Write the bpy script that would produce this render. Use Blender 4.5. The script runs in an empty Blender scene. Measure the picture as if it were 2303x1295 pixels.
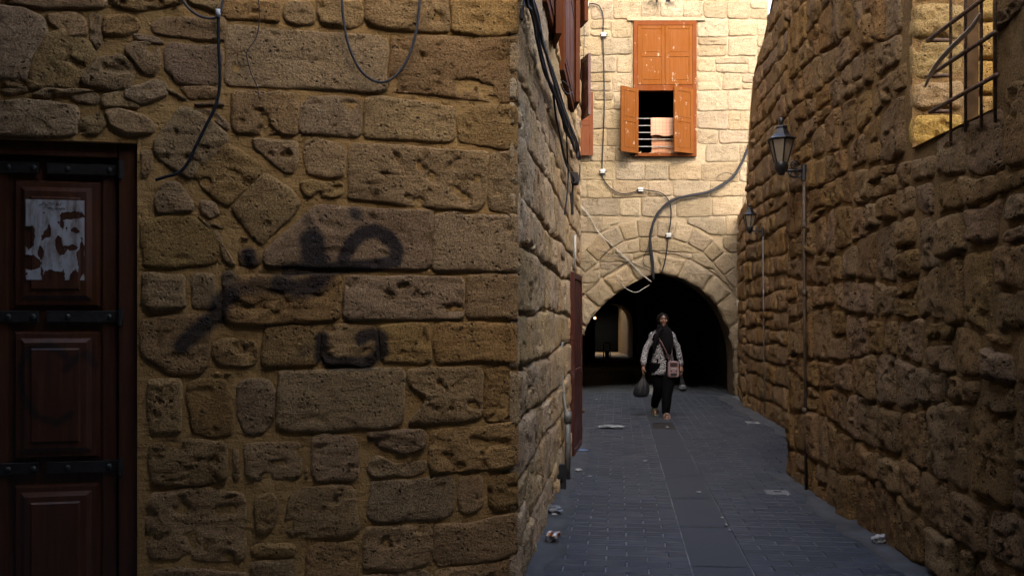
import bpy, bmesh, math, random
import numpy as np
from mathutils import Vector, Matrix
R = math.radians
random.seed(7); rng = np.random.default_rng(7)
SC = bpy.context.scene; COL = SC.collection

# ------------------------------------------------------------------ camera, sky, sun, exposure
CAM_H = 1.55; F = 2000.0; CX = 1151.5; HY = 715.0
cam = bpy.data.objects.new('camera', bpy.data.cameras.new('camera')); COL.objects.link(cam)
cam.location = (0, 0, CAM_H); cam.rotation_euler = (R(90), 0, 0)
cam.data.sensor_width = 36; cam.data.lens = 36*F/2303; cam.data.shift_y = (HY-647.5)/2303
cam.data.clip_start = .05; cam.data.clip_end = 500
SC.camera = cam
SUN_EL, SUN_AZ = 36, 178          # elevation; azimuth measured clockwise from +Y: the sun stands behind the camera
w = bpy.data.worlds.new('World'); SC.world = w; w.use_nodes = True
nt = w.node_tree; bg = nt.nodes['Background']
sky = nt.nodes.new('ShaderNodeTexSky'); sky.sky_type = 'NISHITA'; sky.sun_disc = False
sky.sun_elevation = R(SUN_EL); sky.sun_rotation = R(SUN_AZ); sky.air_density = 1.0; sky.dust_density = 5.0; sky.ozone_density = 1.0
nt.links.new(sky.outputs[0], bg.inputs[0]); bg.inputs[1].default_value = .15
sd = bpy.data.lights.new('sun', 'SUN'); sd.energy = .5; sd.angle = R(10); sd.color = (1, .86, .66)
sun = bpy.data.objects.new('sun', sd); COL.objects.link(sun)
sdir = Vector((math.sin(R(SUN_AZ))*math.cos(R(SUN_EL)), math.cos(R(SUN_AZ))*math.cos(R(SUN_EL)), math.sin(R(SUN_EL))))
sun.rotation_euler = sdir.to_track_quat('Z', 'Y').to_euler(); sun.location = (0, 0, 30)
vs = SC.view_settings; vs.view_transform = 'Standard'; vs.look = 'None'; vs.gamma = 1; vs.use_curve_mapping = False
vs.exposure = 3.3

# ------------------------------------------------------------------ object helpers
WLOC = {}
def link(o, parent=None, loc=(0, 0, 0)):
    COL.objects.link(o); o.location = loc; WLOC[o] = Vector(loc)
    if parent is not None:
        o.parent = parent; o.matrix_parent_inverse = Matrix.Translation(-WLOC[parent])
    return o
def tag(o, label, cat, group=None):
    o['label'] = label; o['category'] = cat
    if group: o['group'] = group
    return o
def thing(name, label, cat, loc=(0, 0, 0), group=None):
    o = bpy.data.objects.new(name, None); link(o, None, loc); return tag(o, label, cat, group)
def mesh(name, V, Fc, mat, parent=None, smooth=False, loc=(0, 0, 0), attr=None):
    me = bpy.data.meshes.new(name); me.from_pydata([tuple(v) for v in V], [], [tuple(f) for f in Fc])
    if mat: me.materials.append(mat)
    if smooth: me.polygons.foreach_set('use_smooth', [True]*len(me.polygons))
    for k, a in (attr or {}).items():
        at = me.attributes.new(k, 'FLOAT', 'POINT'); at.data.foreach_set('value', np.asarray(a, dtype=np.float32))
    me.update(); return link(bpy.data.objects.new(name, me), parent, loc)
class MB:
    def __init__(s): s.V = []; s.F = []
    def add(s, V, Fc):
        n = len(s.V); s.V += [tuple(v) for v in V]; s.F += [tuple(i+n for i in f) for f in Fc]; return s
    def build(s, name, mat, parent=None, smooth=False): return mesh(name, s.V, s.F, mat, parent, smooth)
    def hexa(s, P): # 8 points, bottom 4 then top 4
        return s.add(P, [(3, 2, 1, 0), (4, 5, 6, 7), (0, 1, 5, 4), (1, 2, 6, 5), (2, 3, 7, 6), (3, 0, 4, 7)])
    def box(s, a, b):
        (x0, y0, z0), (x1, y1, z1) = a, b
        return s.hexa([(x0, y0, z0), (x1, y0, z0), (x1, y1, z0), (x0, y1, z0), (x0, y0, z1), (x1, y0, z1), (x1, y1, z1), (x0, y1, z1)])
    def fbox(s, fr, u0, u1, v0, v1, h0, h1, inset=0):
        i = inset
        return s.hexa([fr.p(u0, v0, h0), fr.p(u1, v0, h0), fr.p(u1, v1, h0), fr.p(u0, v1, h0),
                       fr.p(u0+i, v0+i, h1), fr.p(u1-i, v0+i, h1), fr.p(u1-i, v1-i, h1), fr.p(u0+i, v1-i, h1)])
    def tube(s, pts, rad, n=8, cap=True, flat=1.0):
        P = [Vector(p) for p in pts]; m = len(P)
        rr = rad if isinstance(rad, (list, tuple)) else [rad]*m
        T = [(P[min(i+1, m-1)]-P[max(i-1, 0)]).normalized() for i in range(m)]
        up = Vector((0, 0, 1)) if abs(T[0].z) < .9 else Vector((0, 1, 0))
        a = (up - T[0]*up.dot(T[0])).normalized(); V = []
        for i in range(m):
            a = (a - T[i]*a.dot(T[i])).normalized(); b = T[i].cross(a)
            for k in range(n):
                t = 2*math.pi*k/n; V.append(P[i] + (a*math.cos(t)*flat + b*math.sin(t))*rr[i])
        Fc = [(i*n+k, i*n+(k+1) % n, (i+1)*n+(k+1) % n, (i+1)*n+k) for i in range(m-1) for k in range(n)]
        if cap: Fc += [tuple(range(n))[::-1], tuple(range((m-1)*n, m*n))]
        return s.add(V, Fc)
    def lathe(s, prof, n, c=(0, 0, 0), rot=0, sy=1):
        V = []
        for r, z in prof:
            for k in range(n):
                t = 2*math.pi*k/n+rot; V.append((c[0]+r*math.cos(t), c[1]+r*math.sin(t)*sy, c[2]+z))
        m = len(prof)
        Fc = [(i*n+k, i*n+(k+1) % n, (i+1)*n+(k+1) % n, (i+1)*n+k) for i in range(m-1) for k in range(n)]
        Fc += [tuple(range(n))[::-1], tuple(range((m-1)*n, m*n))]
        return s.add(V, Fc)
    def ball(s, c, r, n=12, m=8):
        if not isinstance(r, (tuple, list)): r = (r, r, r)
        V = [(c[0], c[1], c[2]-r[2])]
        for i in range(1, m):
            p = -math.pi/2+math.pi*i/m
            for k in range(n):
                t = 2*math.pi*k/n; V.append((c[0]+r[0]*math.cos(p)*math.cos(t), c[1]+r[1]*math.cos(p)*math.sin(t), c[2]+r[2]*math.sin(p)))
        V.append((c[0], c[1], c[2]+r[2])); L = len(V)-1
        Fc = [(0, 1+(k+1) % n, 1+k) for k in range(n)]
        Fc += [(1+i*n+k, 1+i*n+(k+1) % n, 1+(i+1)*n+(k+1) % n, 1+(i+1)*n+k) for i in range(m-2) for k in range(n)]
        Fc += [(1+(m-2)*n+k, 1+(m-2)*n+(k+1) % n, L) for k in range(n)]
        return s.add(V, Fc)
def spline(pts, step=6):
    P = [Vector(p) for p in pts]; P = [2*P[0]-P[1]]+P+[2*P[-1]-P[-2]]; out = []
    for i in range(1, len(P)-2):
        for k in range(step):
            t = k/step; a, b, c, d = P[i-1:i+3]
            out.append(.5*((2*b)+(c-a)*t+(2*a-5*b+4*c-d)*t*t+(3*b-a-3*c+d)*t**3))
    return out+[P[-2]]

# a wall plane: u along it, v up, h out of it
class Frame:
    def __init__(s, O, U):
        s.O = Vector(O); s.U = Vector((U[0], U[1], 0)).normalized(); s.N = Vector((s.U.y, -s.U.x, 0))
    def p(s, u, v, h=0): return s.O + s.U*u + s.N*h + Vector((0, 0, v))
    def px(s, x, y, h=0):           # where the sight line of a photo pixel meets the plane
        d = Vector(((x-CX)/F, 1, (HY-y)/F)); o = Vector((0, 0, CAM_H)); q = s.O+s.N*h
        t = (q-o).dot(s.N)/d.dot(s.N); P = o+d*t; r = P-s.O
        return r.dot(s.U), P.z
    def at(s, x, y, h=0): u, v = s.px(x, y, h); return s.p(u, v, h)
FRONT = Frame((.02, 4.9, 0), (1, .2))
SIDE = Frame((.02, 4.9, 0), (.125, 1))
FAR = Frame((0, 17.7, 0), (1, 0))
RIGHT = Frame((2.52, 5.43, 0), (-.055, -1))       # normal points to -X
RECESS = Frame((3.8, 12.25, 0), (-.08, -1))
assert FRONT.N.y < 0 and SIDE.N.x > 0 and RIGHT.N.x < 0
def gp(x, y, z=0):                   # ground point under a photo pixel
    Y = F*(CAM_H-z)/(y-HY); return Vector(((x-CX)/F*Y, Y, z))

# ------------------------------------------------------------------ numpy noise
TAB = rng.random((32, 32, 32))
def vnoise(P, f, seed=0):
    q = P*f+np.array([seed*7.31, seed*3.17, seed*5.77])+1000.0; i = np.floor(q).astype(int); t = q-i; t = t*t*(3-2*t); i %= 32; j = (i+1) % 32
    c = lambda a, b, d: TAB[a, b, d]
    x0, y0, z0 = i.T; x1, y1, z1 = j.T; tx, ty, tz = t.T
    l = lambda a, b, k: a+(b-a)*k
    return l(l(l(c(x0, y0, z0), c(x1, y0, z0), tx), l(c(x0, y1, z0), c(x1, y1, z0), tx), ty),
             l(l(c(x0, y0, z1), c(x1, y0, z1), tx), l(c(x0, y1, z1), c(x1, y1, z1), tx), ty), tz)*2-1
def fbm(P, f, seed=0, o=3):
    r = 0; a = 1
    for k in range(o): r = r+a*vnoise(P, f, seed+k*11); f *= 2.1; a *= .5
    return r

# ------------------------------------------------------------------ materials
class NT:
    def __init__(s, name):
        s.m = bpy.data.materials.new(name); s.m.use_nodes = True; s.t = s.m.node_tree; s.b = s.t.nodes['Principled BSDF']
    def n(s, typ, ins=None, **kw):
        x = s.t.nodes.new('ShaderNode'+typ)
        for k, v in kw.items(): setattr(x, k, v)
        for k, v in (ins or {}).items():
            if isinstance(v, bpy.types.NodeSocket): s.t.links.new(v, x.inputs[k])
            else: x.inputs[k].default_value = v
        return x
    def math(s, op, a, b=0., c=False): return s.n('Math', {0: a, 1: b}, operation=op, use_clamp=c).outputs[0]
    def mix(s, f, a, b, mode='MIX'):
        x = s.n('Mix', {0: f}, data_type='RGBA', blend_type=mode)
        for k, v in ((6, a), (7, b)):
            if isinstance(v, bpy.types.NodeSocket): s.t.links.new(v, x.inputs[k])
            else: x.inputs[k].default_value = tuple(v)+(1,) if len(v) == 3 else v
        return x.outputs[2]
    def ramp(s, f, p0, p1, a=0., b=1.):
        return s.n('MapRange', {0: f, 1: p0, 2: p1, 3: a, 4: b}, clamp=True).outputs[0]
    def set(s, k, v):
        if isinstance(v, bpy.types.NodeSocket): s.t.links.new(v, s.b.inputs[k])
        else: s.b.inputs[k].default_value = tuple(v)+(1,) if k.endswith('Color') and len(v) == 3 else v
def simple(name, col, rough=.6, metal=0., nz=.25, scale=20, bump=.0, spec=.5):
    N = NT(name); co = N.n('TexCoord').outputs['Object']
    f = N.n('TexNoise', {'Vector': co, 'Scale': scale, 'Detail': 5}).outputs[0]
    N.set('Base Color', N.mix(N.ramp(f, .3, .7), tuple(c*(1-nz) for c in col), tuple(min(1, c*(1+nz)) for c in col)))
    N.set('Roughness', rough); N.set('Metallic', metal); N.set('Specular IOR Level', spec)
    if bump: N.set('Normal', N.n('Bump', {'Height': f, 'Strength': bump, 'Distance': .01}).outputs[0])
    return N.m
def stone_mat(name, col, col2, dark, grain=1., pits=1., k=1., mortar=False, soot_shade=.0, white=.0):
    N = NT(name); oi = N.n('ObjectInfo'); rnd = N.math('FRACT', N.math('ADD', oi.outputs['Random'], N.n('Attribute', attribute_name='tone').outputs['Fac']))
    geo = N.n('NewGeometry').outputs['Position']
    off = N.n('VectorMath', {0: (37., 91., 53.), 'Scale': rnd}, operation='SCALE').outputs[0]
    co = N.n('VectorMath', {0: geo, 1: off}, operation='ADD').outputs[0] if not mortar else geo
    big = N.n('TexNoise', {'Vector': co, 'Scale': 2.3*k, 'Detail': 6, 'Roughness': .6}).outputs[0]
    mid = N.n('TexNoise', {'Vector': co, 'Scale': 11*k, 'Detail': 7, 'Roughness': .65}).outputs[0]
    fine = N.n('TexNoise', {'Vector': co, 'Scale': 95*k, 'Detail': 8, 'Roughness': .78}).outputs[0]
    st = N.n('Mapping', {'Vector': co, 'Scale': (7., 7., 30.)}).outputs[0]
    strata = N.n('TexNoise', {'Vector': st, 'Scale': 1.*k, 'Detail': 5, 'Roughness': .7}).outputs[0]
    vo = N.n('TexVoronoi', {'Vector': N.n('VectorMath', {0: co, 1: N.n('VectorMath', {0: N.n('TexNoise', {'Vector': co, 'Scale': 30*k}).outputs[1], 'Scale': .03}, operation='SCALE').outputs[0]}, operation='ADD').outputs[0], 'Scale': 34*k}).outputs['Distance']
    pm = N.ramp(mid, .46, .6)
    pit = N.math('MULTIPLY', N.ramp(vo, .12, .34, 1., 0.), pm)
    c = N.mix(N.ramp(big, .3, .7), col, col2)
    c = N.mix(N.math('MULTIPLY', N.ramp(mid, .5, .75), .55), c, dark)
    c = N.mix(N.math('MULTIPLY', N.ramp(strata, .5, .72), .3), c, dark)
    c = N.mix(N.math('MULTIPLY', N.ramp(fine, .47, .60), .72*min(1, grain*1.2)), c, tuple(x*.55 for x in dark))  # dark speckle: pore dirt and grain shade put into the colour
    c = N.mix(N.math('MULTIPLY', N.ramp(fine, .49, .38), .5*min(1, grain*1.2)), c, tuple(min(1, x*1.35) for x in col))
    if not mortar:
        h = N.n('HueSaturation', {'Hue': N.ramp(rnd, 0, 1, .494, .504), 'Saturation': N.ramp(N.math('FRACT', N.math('MULTIPLY', rnd, 7.7)), 0, 1, .86, 1.06),
                                  'Value': N.ramp(N.math('FRACT', N.math('MULTIPLY', rnd, 13.3)), 0, 1, .82, 1.14), 'Color': c}).outputs[0]
        c = h
    if white:
        bl = N.n('TexNoise', {'Vector': geo, 'Scale': 1.6, 'Detail': 9, 'Roughness': .72}).outputs[0]
        c = N.mix(N.math('MULTIPLY', N.ramp(bl, .54, .68), white), c, (.5, .47, .4))
    c = N.mix(N.math('MULTIPLY', pit, .8*pits), c, tuple(x*.3 for x in dark))  # pits darkened in the colour: pore dirt and the shade inside them
    if soot_shade:
        so = N.n('TexNoise', {'Vector': geo, 'Scale': 1.1, 'Detail': 6, 'Roughness': .6}).outputs[0]
        c = N.mix(N.math('MULTIPLY', N.ramp(so, .48, .72), soot_shade), c, (.07, .05, .035))
    pa = N.n('Attribute', attribute_name='paint').outputs['Fac']
    pf = N.ramp(N.math('ADD', pa, N.math('MULTIPLY', N.math('SUBTRACT', mid, .5), .5)), .18, .72, 0., .88)
    c = N.mix(pf, c, (.016, .016, .019))
    N.set('Base Color', c); N.set('Roughness', .92); N.set('Specular IOR Level', .15)
    hgt = N.math('ADD', N.math('MULTIPLY', mid, 1.2), N.math('MULTIPLY', fine, .9*grain))
    hgt = N.math('ADD', hgt, N.math('MULTIPLY', strata, .6))
    hgt = N.math('SUBTRACT', hgt, N.math('MULTIPLY', pit, .9*pits))
    N.set('Normal', N.n('Bump', {'Height': hgt, 'Strength': 1. if not mortar else .8, 'Distance': .026/k}).outputs[0])
    return N.m
def wood_mat(name, col, dark, rough=.5, chips=0., chipcol=(.27, .21, .16), spec=.4):
    N = NT(name); co = N.n('NewGeometry').outputs['Position']
    st = N.n('Mapping', {'Vector': co, 'Scale': (38., 38., 2.2)}).outputs[0]
    g = N.n('TexNoise', {'Vector': st, 'Scale': 1., 'Detail': 6, 'Roughness': .6}).outputs[0]
    b = N.n('TexNoise', {'Vector': co, 'Scale': 4., 'Detail': 4}).outputs[0]
    c = N.mix(N.ramp(g, .35, .7), dark, col); c = N.mix(N.ramp(b, .55, .75, 0., .5), c, dark)
    if chips:
        ch = N.n('TexNoise', {'Vector': N.n('Mapping', {'Vector': co, 'Scale': (9., 9., 5.)}).outputs[0], 'Scale': 1., 'Detail': 9, 'Roughness': .75}).outputs[0]
        c = N.mix(N.ramp(ch, .61, .65, 0., chips), c, chipcol)
    pa = N.n('Attribute', attribute_name='paint').outputs['Fac']
    c = N.mix(N.ramp(pa, .2, .9, 0., .8), c, (.008, .007, .007))
    N.set('Base Color', c); N.set('Roughness', N.ramp(b, .3, .7, rough-.1, rough+.15)); N.set('Specular IOR Level', spec)
    N.set('Normal', N.n('Bump', {'Height': g, 'Strength': .25, 'Distance': .004}).outputs[0])
    return N.m
M = {}
M['stone_front'] = stone_mat('honey_sandstone', (.47, .285, .108), (.395, .232, .085), (.21, .12, .048), soot_shade=.18)
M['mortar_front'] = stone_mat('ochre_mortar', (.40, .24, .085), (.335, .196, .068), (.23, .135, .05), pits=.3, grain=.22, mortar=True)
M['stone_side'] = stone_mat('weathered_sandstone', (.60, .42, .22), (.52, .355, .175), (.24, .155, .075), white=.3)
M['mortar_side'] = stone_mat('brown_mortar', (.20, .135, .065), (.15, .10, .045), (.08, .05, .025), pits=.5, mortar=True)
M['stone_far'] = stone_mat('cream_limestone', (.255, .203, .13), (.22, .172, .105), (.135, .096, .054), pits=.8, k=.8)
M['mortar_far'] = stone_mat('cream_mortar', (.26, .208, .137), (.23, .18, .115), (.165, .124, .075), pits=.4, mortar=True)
M['stone_right'] = stone_mat('porous_sandstone', (.31, .185, .075), (.25, .145, .056), (.11, .064, .027), pits=1.3, k=.9, soot_shade=.35)
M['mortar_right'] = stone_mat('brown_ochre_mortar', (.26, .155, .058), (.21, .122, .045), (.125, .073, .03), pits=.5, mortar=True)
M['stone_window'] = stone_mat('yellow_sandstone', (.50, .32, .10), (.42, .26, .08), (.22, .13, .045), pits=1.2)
M['soot'] = stone_mat('sooty_stone', (.035, .027, .02), (.025, .02, .016), (.012, .01, .008), k=.7, mortar=True)  # near-black base colour stands in for the shade inside the passage
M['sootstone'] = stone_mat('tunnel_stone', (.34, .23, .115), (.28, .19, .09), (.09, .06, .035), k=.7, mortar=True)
M['door'] = wood_mat('varnished_door_wood', (.080, .028, .011), (.042, .014, .006), .42)
M['shutter'] = wood_mat('orange_shutter_paint', (.10, .032, .0045), (.078, .024, .003), .75, .75, spec=.08)
M['shutter_red'] = wood_mat('red_brown_shutter_paint', (.085, .026, .009), (.065, .019, .006), .7, .3, spec=.12)
M['frame_wood'] = wood_mat('worn_frame_paint', (.085, .022, .003), (.065, .016, .002), .75, .8, spec=.1)
M['leaf_red'] = wood_mat('maroon_door_paint', (.07, .016, .009), (.045, .010, .006), .45, .2)
M['iron'] = simple('dark_iron', (.016, .013, .011), .7, .3, .4, 40, .2)
M['rust'] = simple('rusty_iron', (.13, .075, .04), .75, .5, .5, 60, .4)
M['stud'] = simple('verdigris_stud', (.045, .052, .045), .6, .4, .4, 90)
M['black_paint'] = simple('black_lantern_paint', (.012, .012, .014), .38, .2, .4, 30)
M['cable'] = simple('black_cable_sheath', (.010, .010, .012), .7, 0, .3, 60, 0, .15)
M['cable_grey'] = simple('grey_cable_sheath', (.045, .042, .042), .7, 0, .35, 60, 0, .2)
M['cable_white'] = simple('dirty_white_cable', (.26, .24, .2), .5, 0, .3, 40)
M['plastic_white'] = simple('off_white_plastic', (.34, .34, .33), .45, 0, .15, 30)
M['pipe'] = simple('grey_brown_pipe', (.075, .052, .034), .6, .3, .4, 30)
M['pipe_grey'] = simple('grey_pvc', (.11, .11, .105), .5, 0, .3, 20)
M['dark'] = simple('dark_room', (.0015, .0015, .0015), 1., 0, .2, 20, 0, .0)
M['box_black'] = simple('black_rubber', (.008, .008, .009), .6, 0, .3)

# ------------------------------------------------------------------ stones
def round_poly(P, r):
    P = [np.array(p, float) for p in P]; n = len(P); out = []
    for i in range(n):
        a, b, c = P[i-1], P[i], P[(i+1) % n]
        la, lc = np.linalg.norm(a-b), np.linalg.norm(c-b); k = min(r, .38*la, .38*lc)
        p0 = b+(a-b)/max(la, 1e-6)*k; p2 = b+(c-b)/max(lc, 1e-6)*k
        for t in (0, .33, .66, 1): out.append((1-t)**2*p0+2*t*(1-t)*b+t*t*p2)
    return np.array(out)
def resample(P, n):
    Q = np.vstack([P, P[:1]]); d = np.r_[0, np.cumsum(np.linalg.norm(np.diff(Q, axis=0), axis=1))]
    s = np.linspace(0, d[-1], n, endpoint=False); return np.c_[np.interp(s, d, Q[:, 0]), np.interp(s, d, Q[:, 1])]
def area(P): x, y = P[:, 0], P[:, 1]; return .5*abs(np.dot(x, np.roll(y, -1))-np.dot(y, np.roll(x, -1)))
SN = [0]
def stone(fr, poly, mat, parent, H=.025, seg=.02, rings=9, rad=.03, wob=.006, rel=.006, pit=.006, tilt=.004, name='stone', clamp=None, paint=None, edge=.012, sink=.03, lf=5):
    SN[0] += 1; sd_ = SN[0]
    P = round_poly(poly, rad); per = np.linalg.norm(np.diff(np.vstack([P, P[:1]]), axis=0), axis=1).sum()
    n = int(max(14, min(150, per/seg))); P = resample(P, n)
    if clamp is not None:
        P = clamp(P)
        if area(P) < .008: return None
        P = resample(P, n)
    if area(P) < .0008: return None
    x, y = P[:, 0], P[:, 1]
    if np.dot(x, np.roll(y, -1))-np.dot(y, np.roll(x, -1)) < 0: P = P[::-1].copy()
    c = P.mean(0)
    P3 = np.c_[P, np.full(n, sd_*1.7)]
    d = P-c; r = np.linalg.norm(d, axis=1)[:, None]+1e-6
    P = P + d/r*(fbm(P3, 9, sd_, 3)[:, None]*wob)
    d = P-c; r = np.linalg.norm(d, axis=1)[:, None]+1e-6
    dirs = d/r; rmin = r.min()
    ds = [d_ for d_ in (0, .006, .016, .034) if d_ < .4*rmin]
    pts = [P+dirs*.004]; dist = [np.full(n, 0.)]
    for d_ in ds: pts.append(P-dirs*d_); dist.append(np.full(n, d_+.001))
    base = pts[-1]; d0 = ds[-1]
    for k in range(1, rings+1):
        t = k/(rings+.6); pts.append(base+(c-base)*t); dist.append(d0+(np.linalg.norm(base-c, axis=1))*t)
    Q = np.vstack(pts+[c[None]]); D = np.r_[np.concatenate(dist), rmin]
    q3 = np.c_[Q, np.full(len(Q), sd_*2.3)]
    prof = 1-np.exp(-D/edge)
    h = -sink*.45+(H+sink*.45)*prof + rel*fbm(q3, lf, sd_, 3)*np.clip(D/.02, 0, 1)*1.3
    h += rel*.55*fbm(q3*np.array([1, 3.2, 1]), 14, sd_+5, 2)*np.clip(D/.012, 0, 1)
    if pit: h -= pit*np.clip(fbm(q3, 16, sd_+9, 2)-.35, 0, 1)*2.2*np.clip(D/.015, 0, 1)
    tl = (random.uniform(-tilt, tilt), random.uniform(-tilt, tilt)); sz = np.ptp(P, axis=0)+1e-6
    h += ((Q-c)/sz)@np.array(tl)*2*np.clip(D/.02, 0, 1)
    h[:n] = -sink
    O = np.array(fr.p(c[0], c[1], 0)); U = np.array(fr.U); Nn = np.array(fr.N)
    V = (Q[:, 0:1]-c[0])*U+(Q[:, 1:2]-c[1])*np.array([0, 0, 1.])+h[:, None]*Nn
    m = len(pts); i, k = np.meshgrid(np.arange(m-1), np.arange(n), indexing='ij'); k2 = (k+1) % n
    Fc = np.stack([i*n+k, i*n+k2, (i+1)*n+k2, (i+1)*n+k], -1).reshape(-1, 4).tolist()
    L = len(Q)-1; Fc += [((m-1)*n+a, (m-1)*n+(a+1) % n, L) for a in range(n)]
    at = {'paint': paint(Q)} if paint is not None else None
    if at is not None and at['paint'].max() < .02: at = None
    return mesh(name, V, Fc, mat, parent, True, tuple(O), at)
def gather(objs, name, parent):
    # the smallest-looking stones of a wall joined into one countless part
    V = []; Fc = []; T = []; rd = random.Random(3)
    for o in objs:
        n = len(V); l = o.location; V += [tuple(v.co+l) for v in o.data.vertices]; Fc += [tuple(i+n for i in p.vertices) for p in o.data.polygons]; T += [rd.random()]*(len(V)-n)
    mat = objs[0].data.materials[0]
    for o in objs: me = o.data; bpy.data.objects.remove(o); bpy.data.meshes.remove(me)
    g = mesh(name, V, Fc, mat, parent, True, (0, 0, 0), {'tone': T}); g['kind'] = 'stuff'; return g
def wall_sheet(name, fr, u0, u1, v0, v1, step, mat, parent, amp=.006, paint=None, top=None, seed=0, h0=0):
    nu = max(2, int((u1-u0)/step)+1); nv = max(2, int((v1-v0)/step)+1)
    uu, vv = np.meshgrid(np.linspace(u0, u1, nu), np.linspace(v0, v1, nv)); Q = np.c_[uu.ravel(), vv.ravel()]
    if top is not None:
        tt = np.array([top(a) for a in np.linspace(u0, u1, nu)]); Q[:, 1] = (v0+(vv-v0)/(v1-v0)*(tt[None, :]-v0)).ravel()
    q3 = np.c_[Q, np.full(len(Q), 3.3+seed)]
    h = amp*.6*fbm(q3, 3, seed, 4)+amp*.4*fbm(q3, 17, seed+4, 2)+h0-amp*1.3
    V = np.array(fr.O)+Q[:, 0:1]*np.array(fr.U)+Q[:, 1:2]*np.array([0, 0, 1.])+h[:, None]*np.array(fr.N)
    i, k = np.meshgrid(np.arange(nv-1), np.arange(nu-1), indexing='ij')
    Fc = np.stack([i*nu+k, i*nu+k+1, (i+1)*nu+k+1, (i+1)*nu+k], -1).reshape(-1, 4).tolist()
    return mesh(name, V, Fc, mat, parent, True, (0, 0, 0), {'paint': paint(Q)} if paint is not None else None)
def courses(u0, u1, v0, v1, hh, ww, gap, jit, seed, wave=.03, gu=1.):
    rd = random.Random(seed); v = v0; row = 0; out = []
    ph = rd.random()*9
    wv = lambda u, r: wave*math.sin(u*1.3+r*1.9+ph)+wave*.6*math.sin(u*3.1+r*4.1)
    while v < v1:
        h = rd.uniform(*hh); u = u0-rd.uniform(0, ww[1])*.6
        while u < u1:
            wd = rd.uniform(*ww)
            if rd.random() < .14 and h > hh[0]*1.05:    # a split stone: two low ones
                m = v+h*rd.uniform(.42, .58); parts = [(v, m), (m, v+h)]
            else: parts = [(v, v+h)]
            for a, b in parts:
                g = gap*rd.uniform(.6, 1.5); j = lambda: rd.uniform(-jit, jit)
                ul, ur = u+g*gu/2, u+wd-g*gu/2
                pb = a > v+.01; pt = b < v+h-.01
                P = [(ul+j(), a+g/2+(0 if pb else wv(ul, row))+j()*.6), ((ul+ur)/2+j(), a+g/2+(0 if pb else wv((ul+ur)/2, row))+j()*.4), (ur+j(), a+g/2+(0 if pb else wv(ur, row))+j()*.6),
                     (ur+j(), b-g/2+(0 if pt else wv(ur, row+1))+j()*.6), ((ul+ur)/2+j(), b-g/2+(0 if pt else wv((ul+ur)/2, row+1))+j()*.4), (ul+j(), b-g/2+(0 if pt else wv(ul, row+1))+j()*.6)]
                out.append(P)
            u += wd
        v += h; row += 1
    return out
cen = lambda P: (sum(p[0] for p in P)/len(P), sum(p[1] for p in P)/len(P))

# ------------------------------------------------------------------ corner building: front wall
corner = thing('corner_building', 'tall honey sandstone building with dark wooden door and sprayed black graffiti', 'building', (.02, 4.9, 0))
# spray paint strokes in photo pixels -> wall coordinates (x, y, radius, strength)
def gz(x, y): return FRONT.px(380+x*.3088, 450+y*.3088)
STROKES = []
def stroke(pts, r, s=1.):
    Q = [gz(*p) for p in pts]; STROKES.extend([(a, b, r*.3088*.00245, s) for a, b in zip(Q[:-1], Q[1:])])
stroke([(1270, 440), (1320, 330), (1400, 250), (1490, 222), (1600, 270), (1660, 350), (1650, 440), (1500, 475), (1300, 490), (1150, 505), (1000, 500), (860, 515)], 46)
stroke([(1045, 300), (1050, 380), (1070, 450)], 85, 1.)
stroke([(1120, 540), (1050, 620), (950, 640), (800, 610)], 85, .75)
stroke([(800, 620), (640, 620), (500, 640)], 75, .6)
stroke([(450, 690), (390, 730), (345, 850)], 70, .85); stroke([(330, 860), (200, 960), (90, 1060)], 62, .8)
stroke([(1355, 90), (1365, 110)], 48, .7); stroke([(1000, 110), (1010, 140)], 45, .5); stroke([(575, 400), (590, 440)], 60, .8)
stroke([(430, 570), (470, 600)], 60, .6)
stroke([(1120, 1000), (1110, 1140), (1200, 1190), (1450, 1185), (1550, 1100), (1540, 990), (1470, 970), (1400, 1010)], 50, .85)
stroke([(1000, 1080), (960, 1120)], 50, .4); stroke([(700, 520), (820, 510)], 40, .5)
def paint_front(Q):
    out = np.zeros(len(Q))
    for a, b, r, s in STROKES:
        a = np.array(a); b = np.array(b); ab = b-a; t = np.clip(((Q-a)@ab)/max(ab@ab, 1e-9), 0, 1)
        d = np.linalg.norm(Q-(a+t[:, None]*ab), axis=1); out = np.maximum(out, s*np.clip(1.45-d/r*.95, 0, 1))
    return out
DU, DV = FRONT.px(309, 322); UL = FRONT.px(-130, 400)[0]
fwall = wall_sheet('wall', FRONT, DU, .0, -.02, 4.6, .022, M['mortar_front'], corner, .006, paint_front, h0=.0055)
wall_sheet('wall', FRONT, -4.6, DU, DV, 4.6, .03, M['mortar_front'], corner, .006)
wall_sheet('wall', FRONT, -4.6, UL, -.02, DV, .05, M['mortar_front'], corner, .006)
m = MB(); m.add([FRONT.p(DU, -.02, .002), FRONT.p(DU, DV, .002), FRONT.p(DU, DV, -.3), FRONT.p(DU, -.02, -.3)], [(0, 1, 2, 3)])
m.add([FRONT.p(DU, DV, .002), FRONT.p(UL, DV, .002), FRONT.p(UL, DV, -.3), FRONT.p(DU, DV, -.3)], [(0, 1, 2, 3)])
m.fbox(FRONT, -4.6, .0, 4.6, 9.5, -.4, .0); m.build('upper_wall', M['mortar_front'], corner)
r1 = lambda x, y: (x*.5021, y*.5019); r2 = lambda x, y: (x*.4979, 650+y*.498)
r3 = lambda x, y: (500+x*.5018, y*.5019); r4 = lambda x, y: (500+x*.4982, 650+y*.498)
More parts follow.
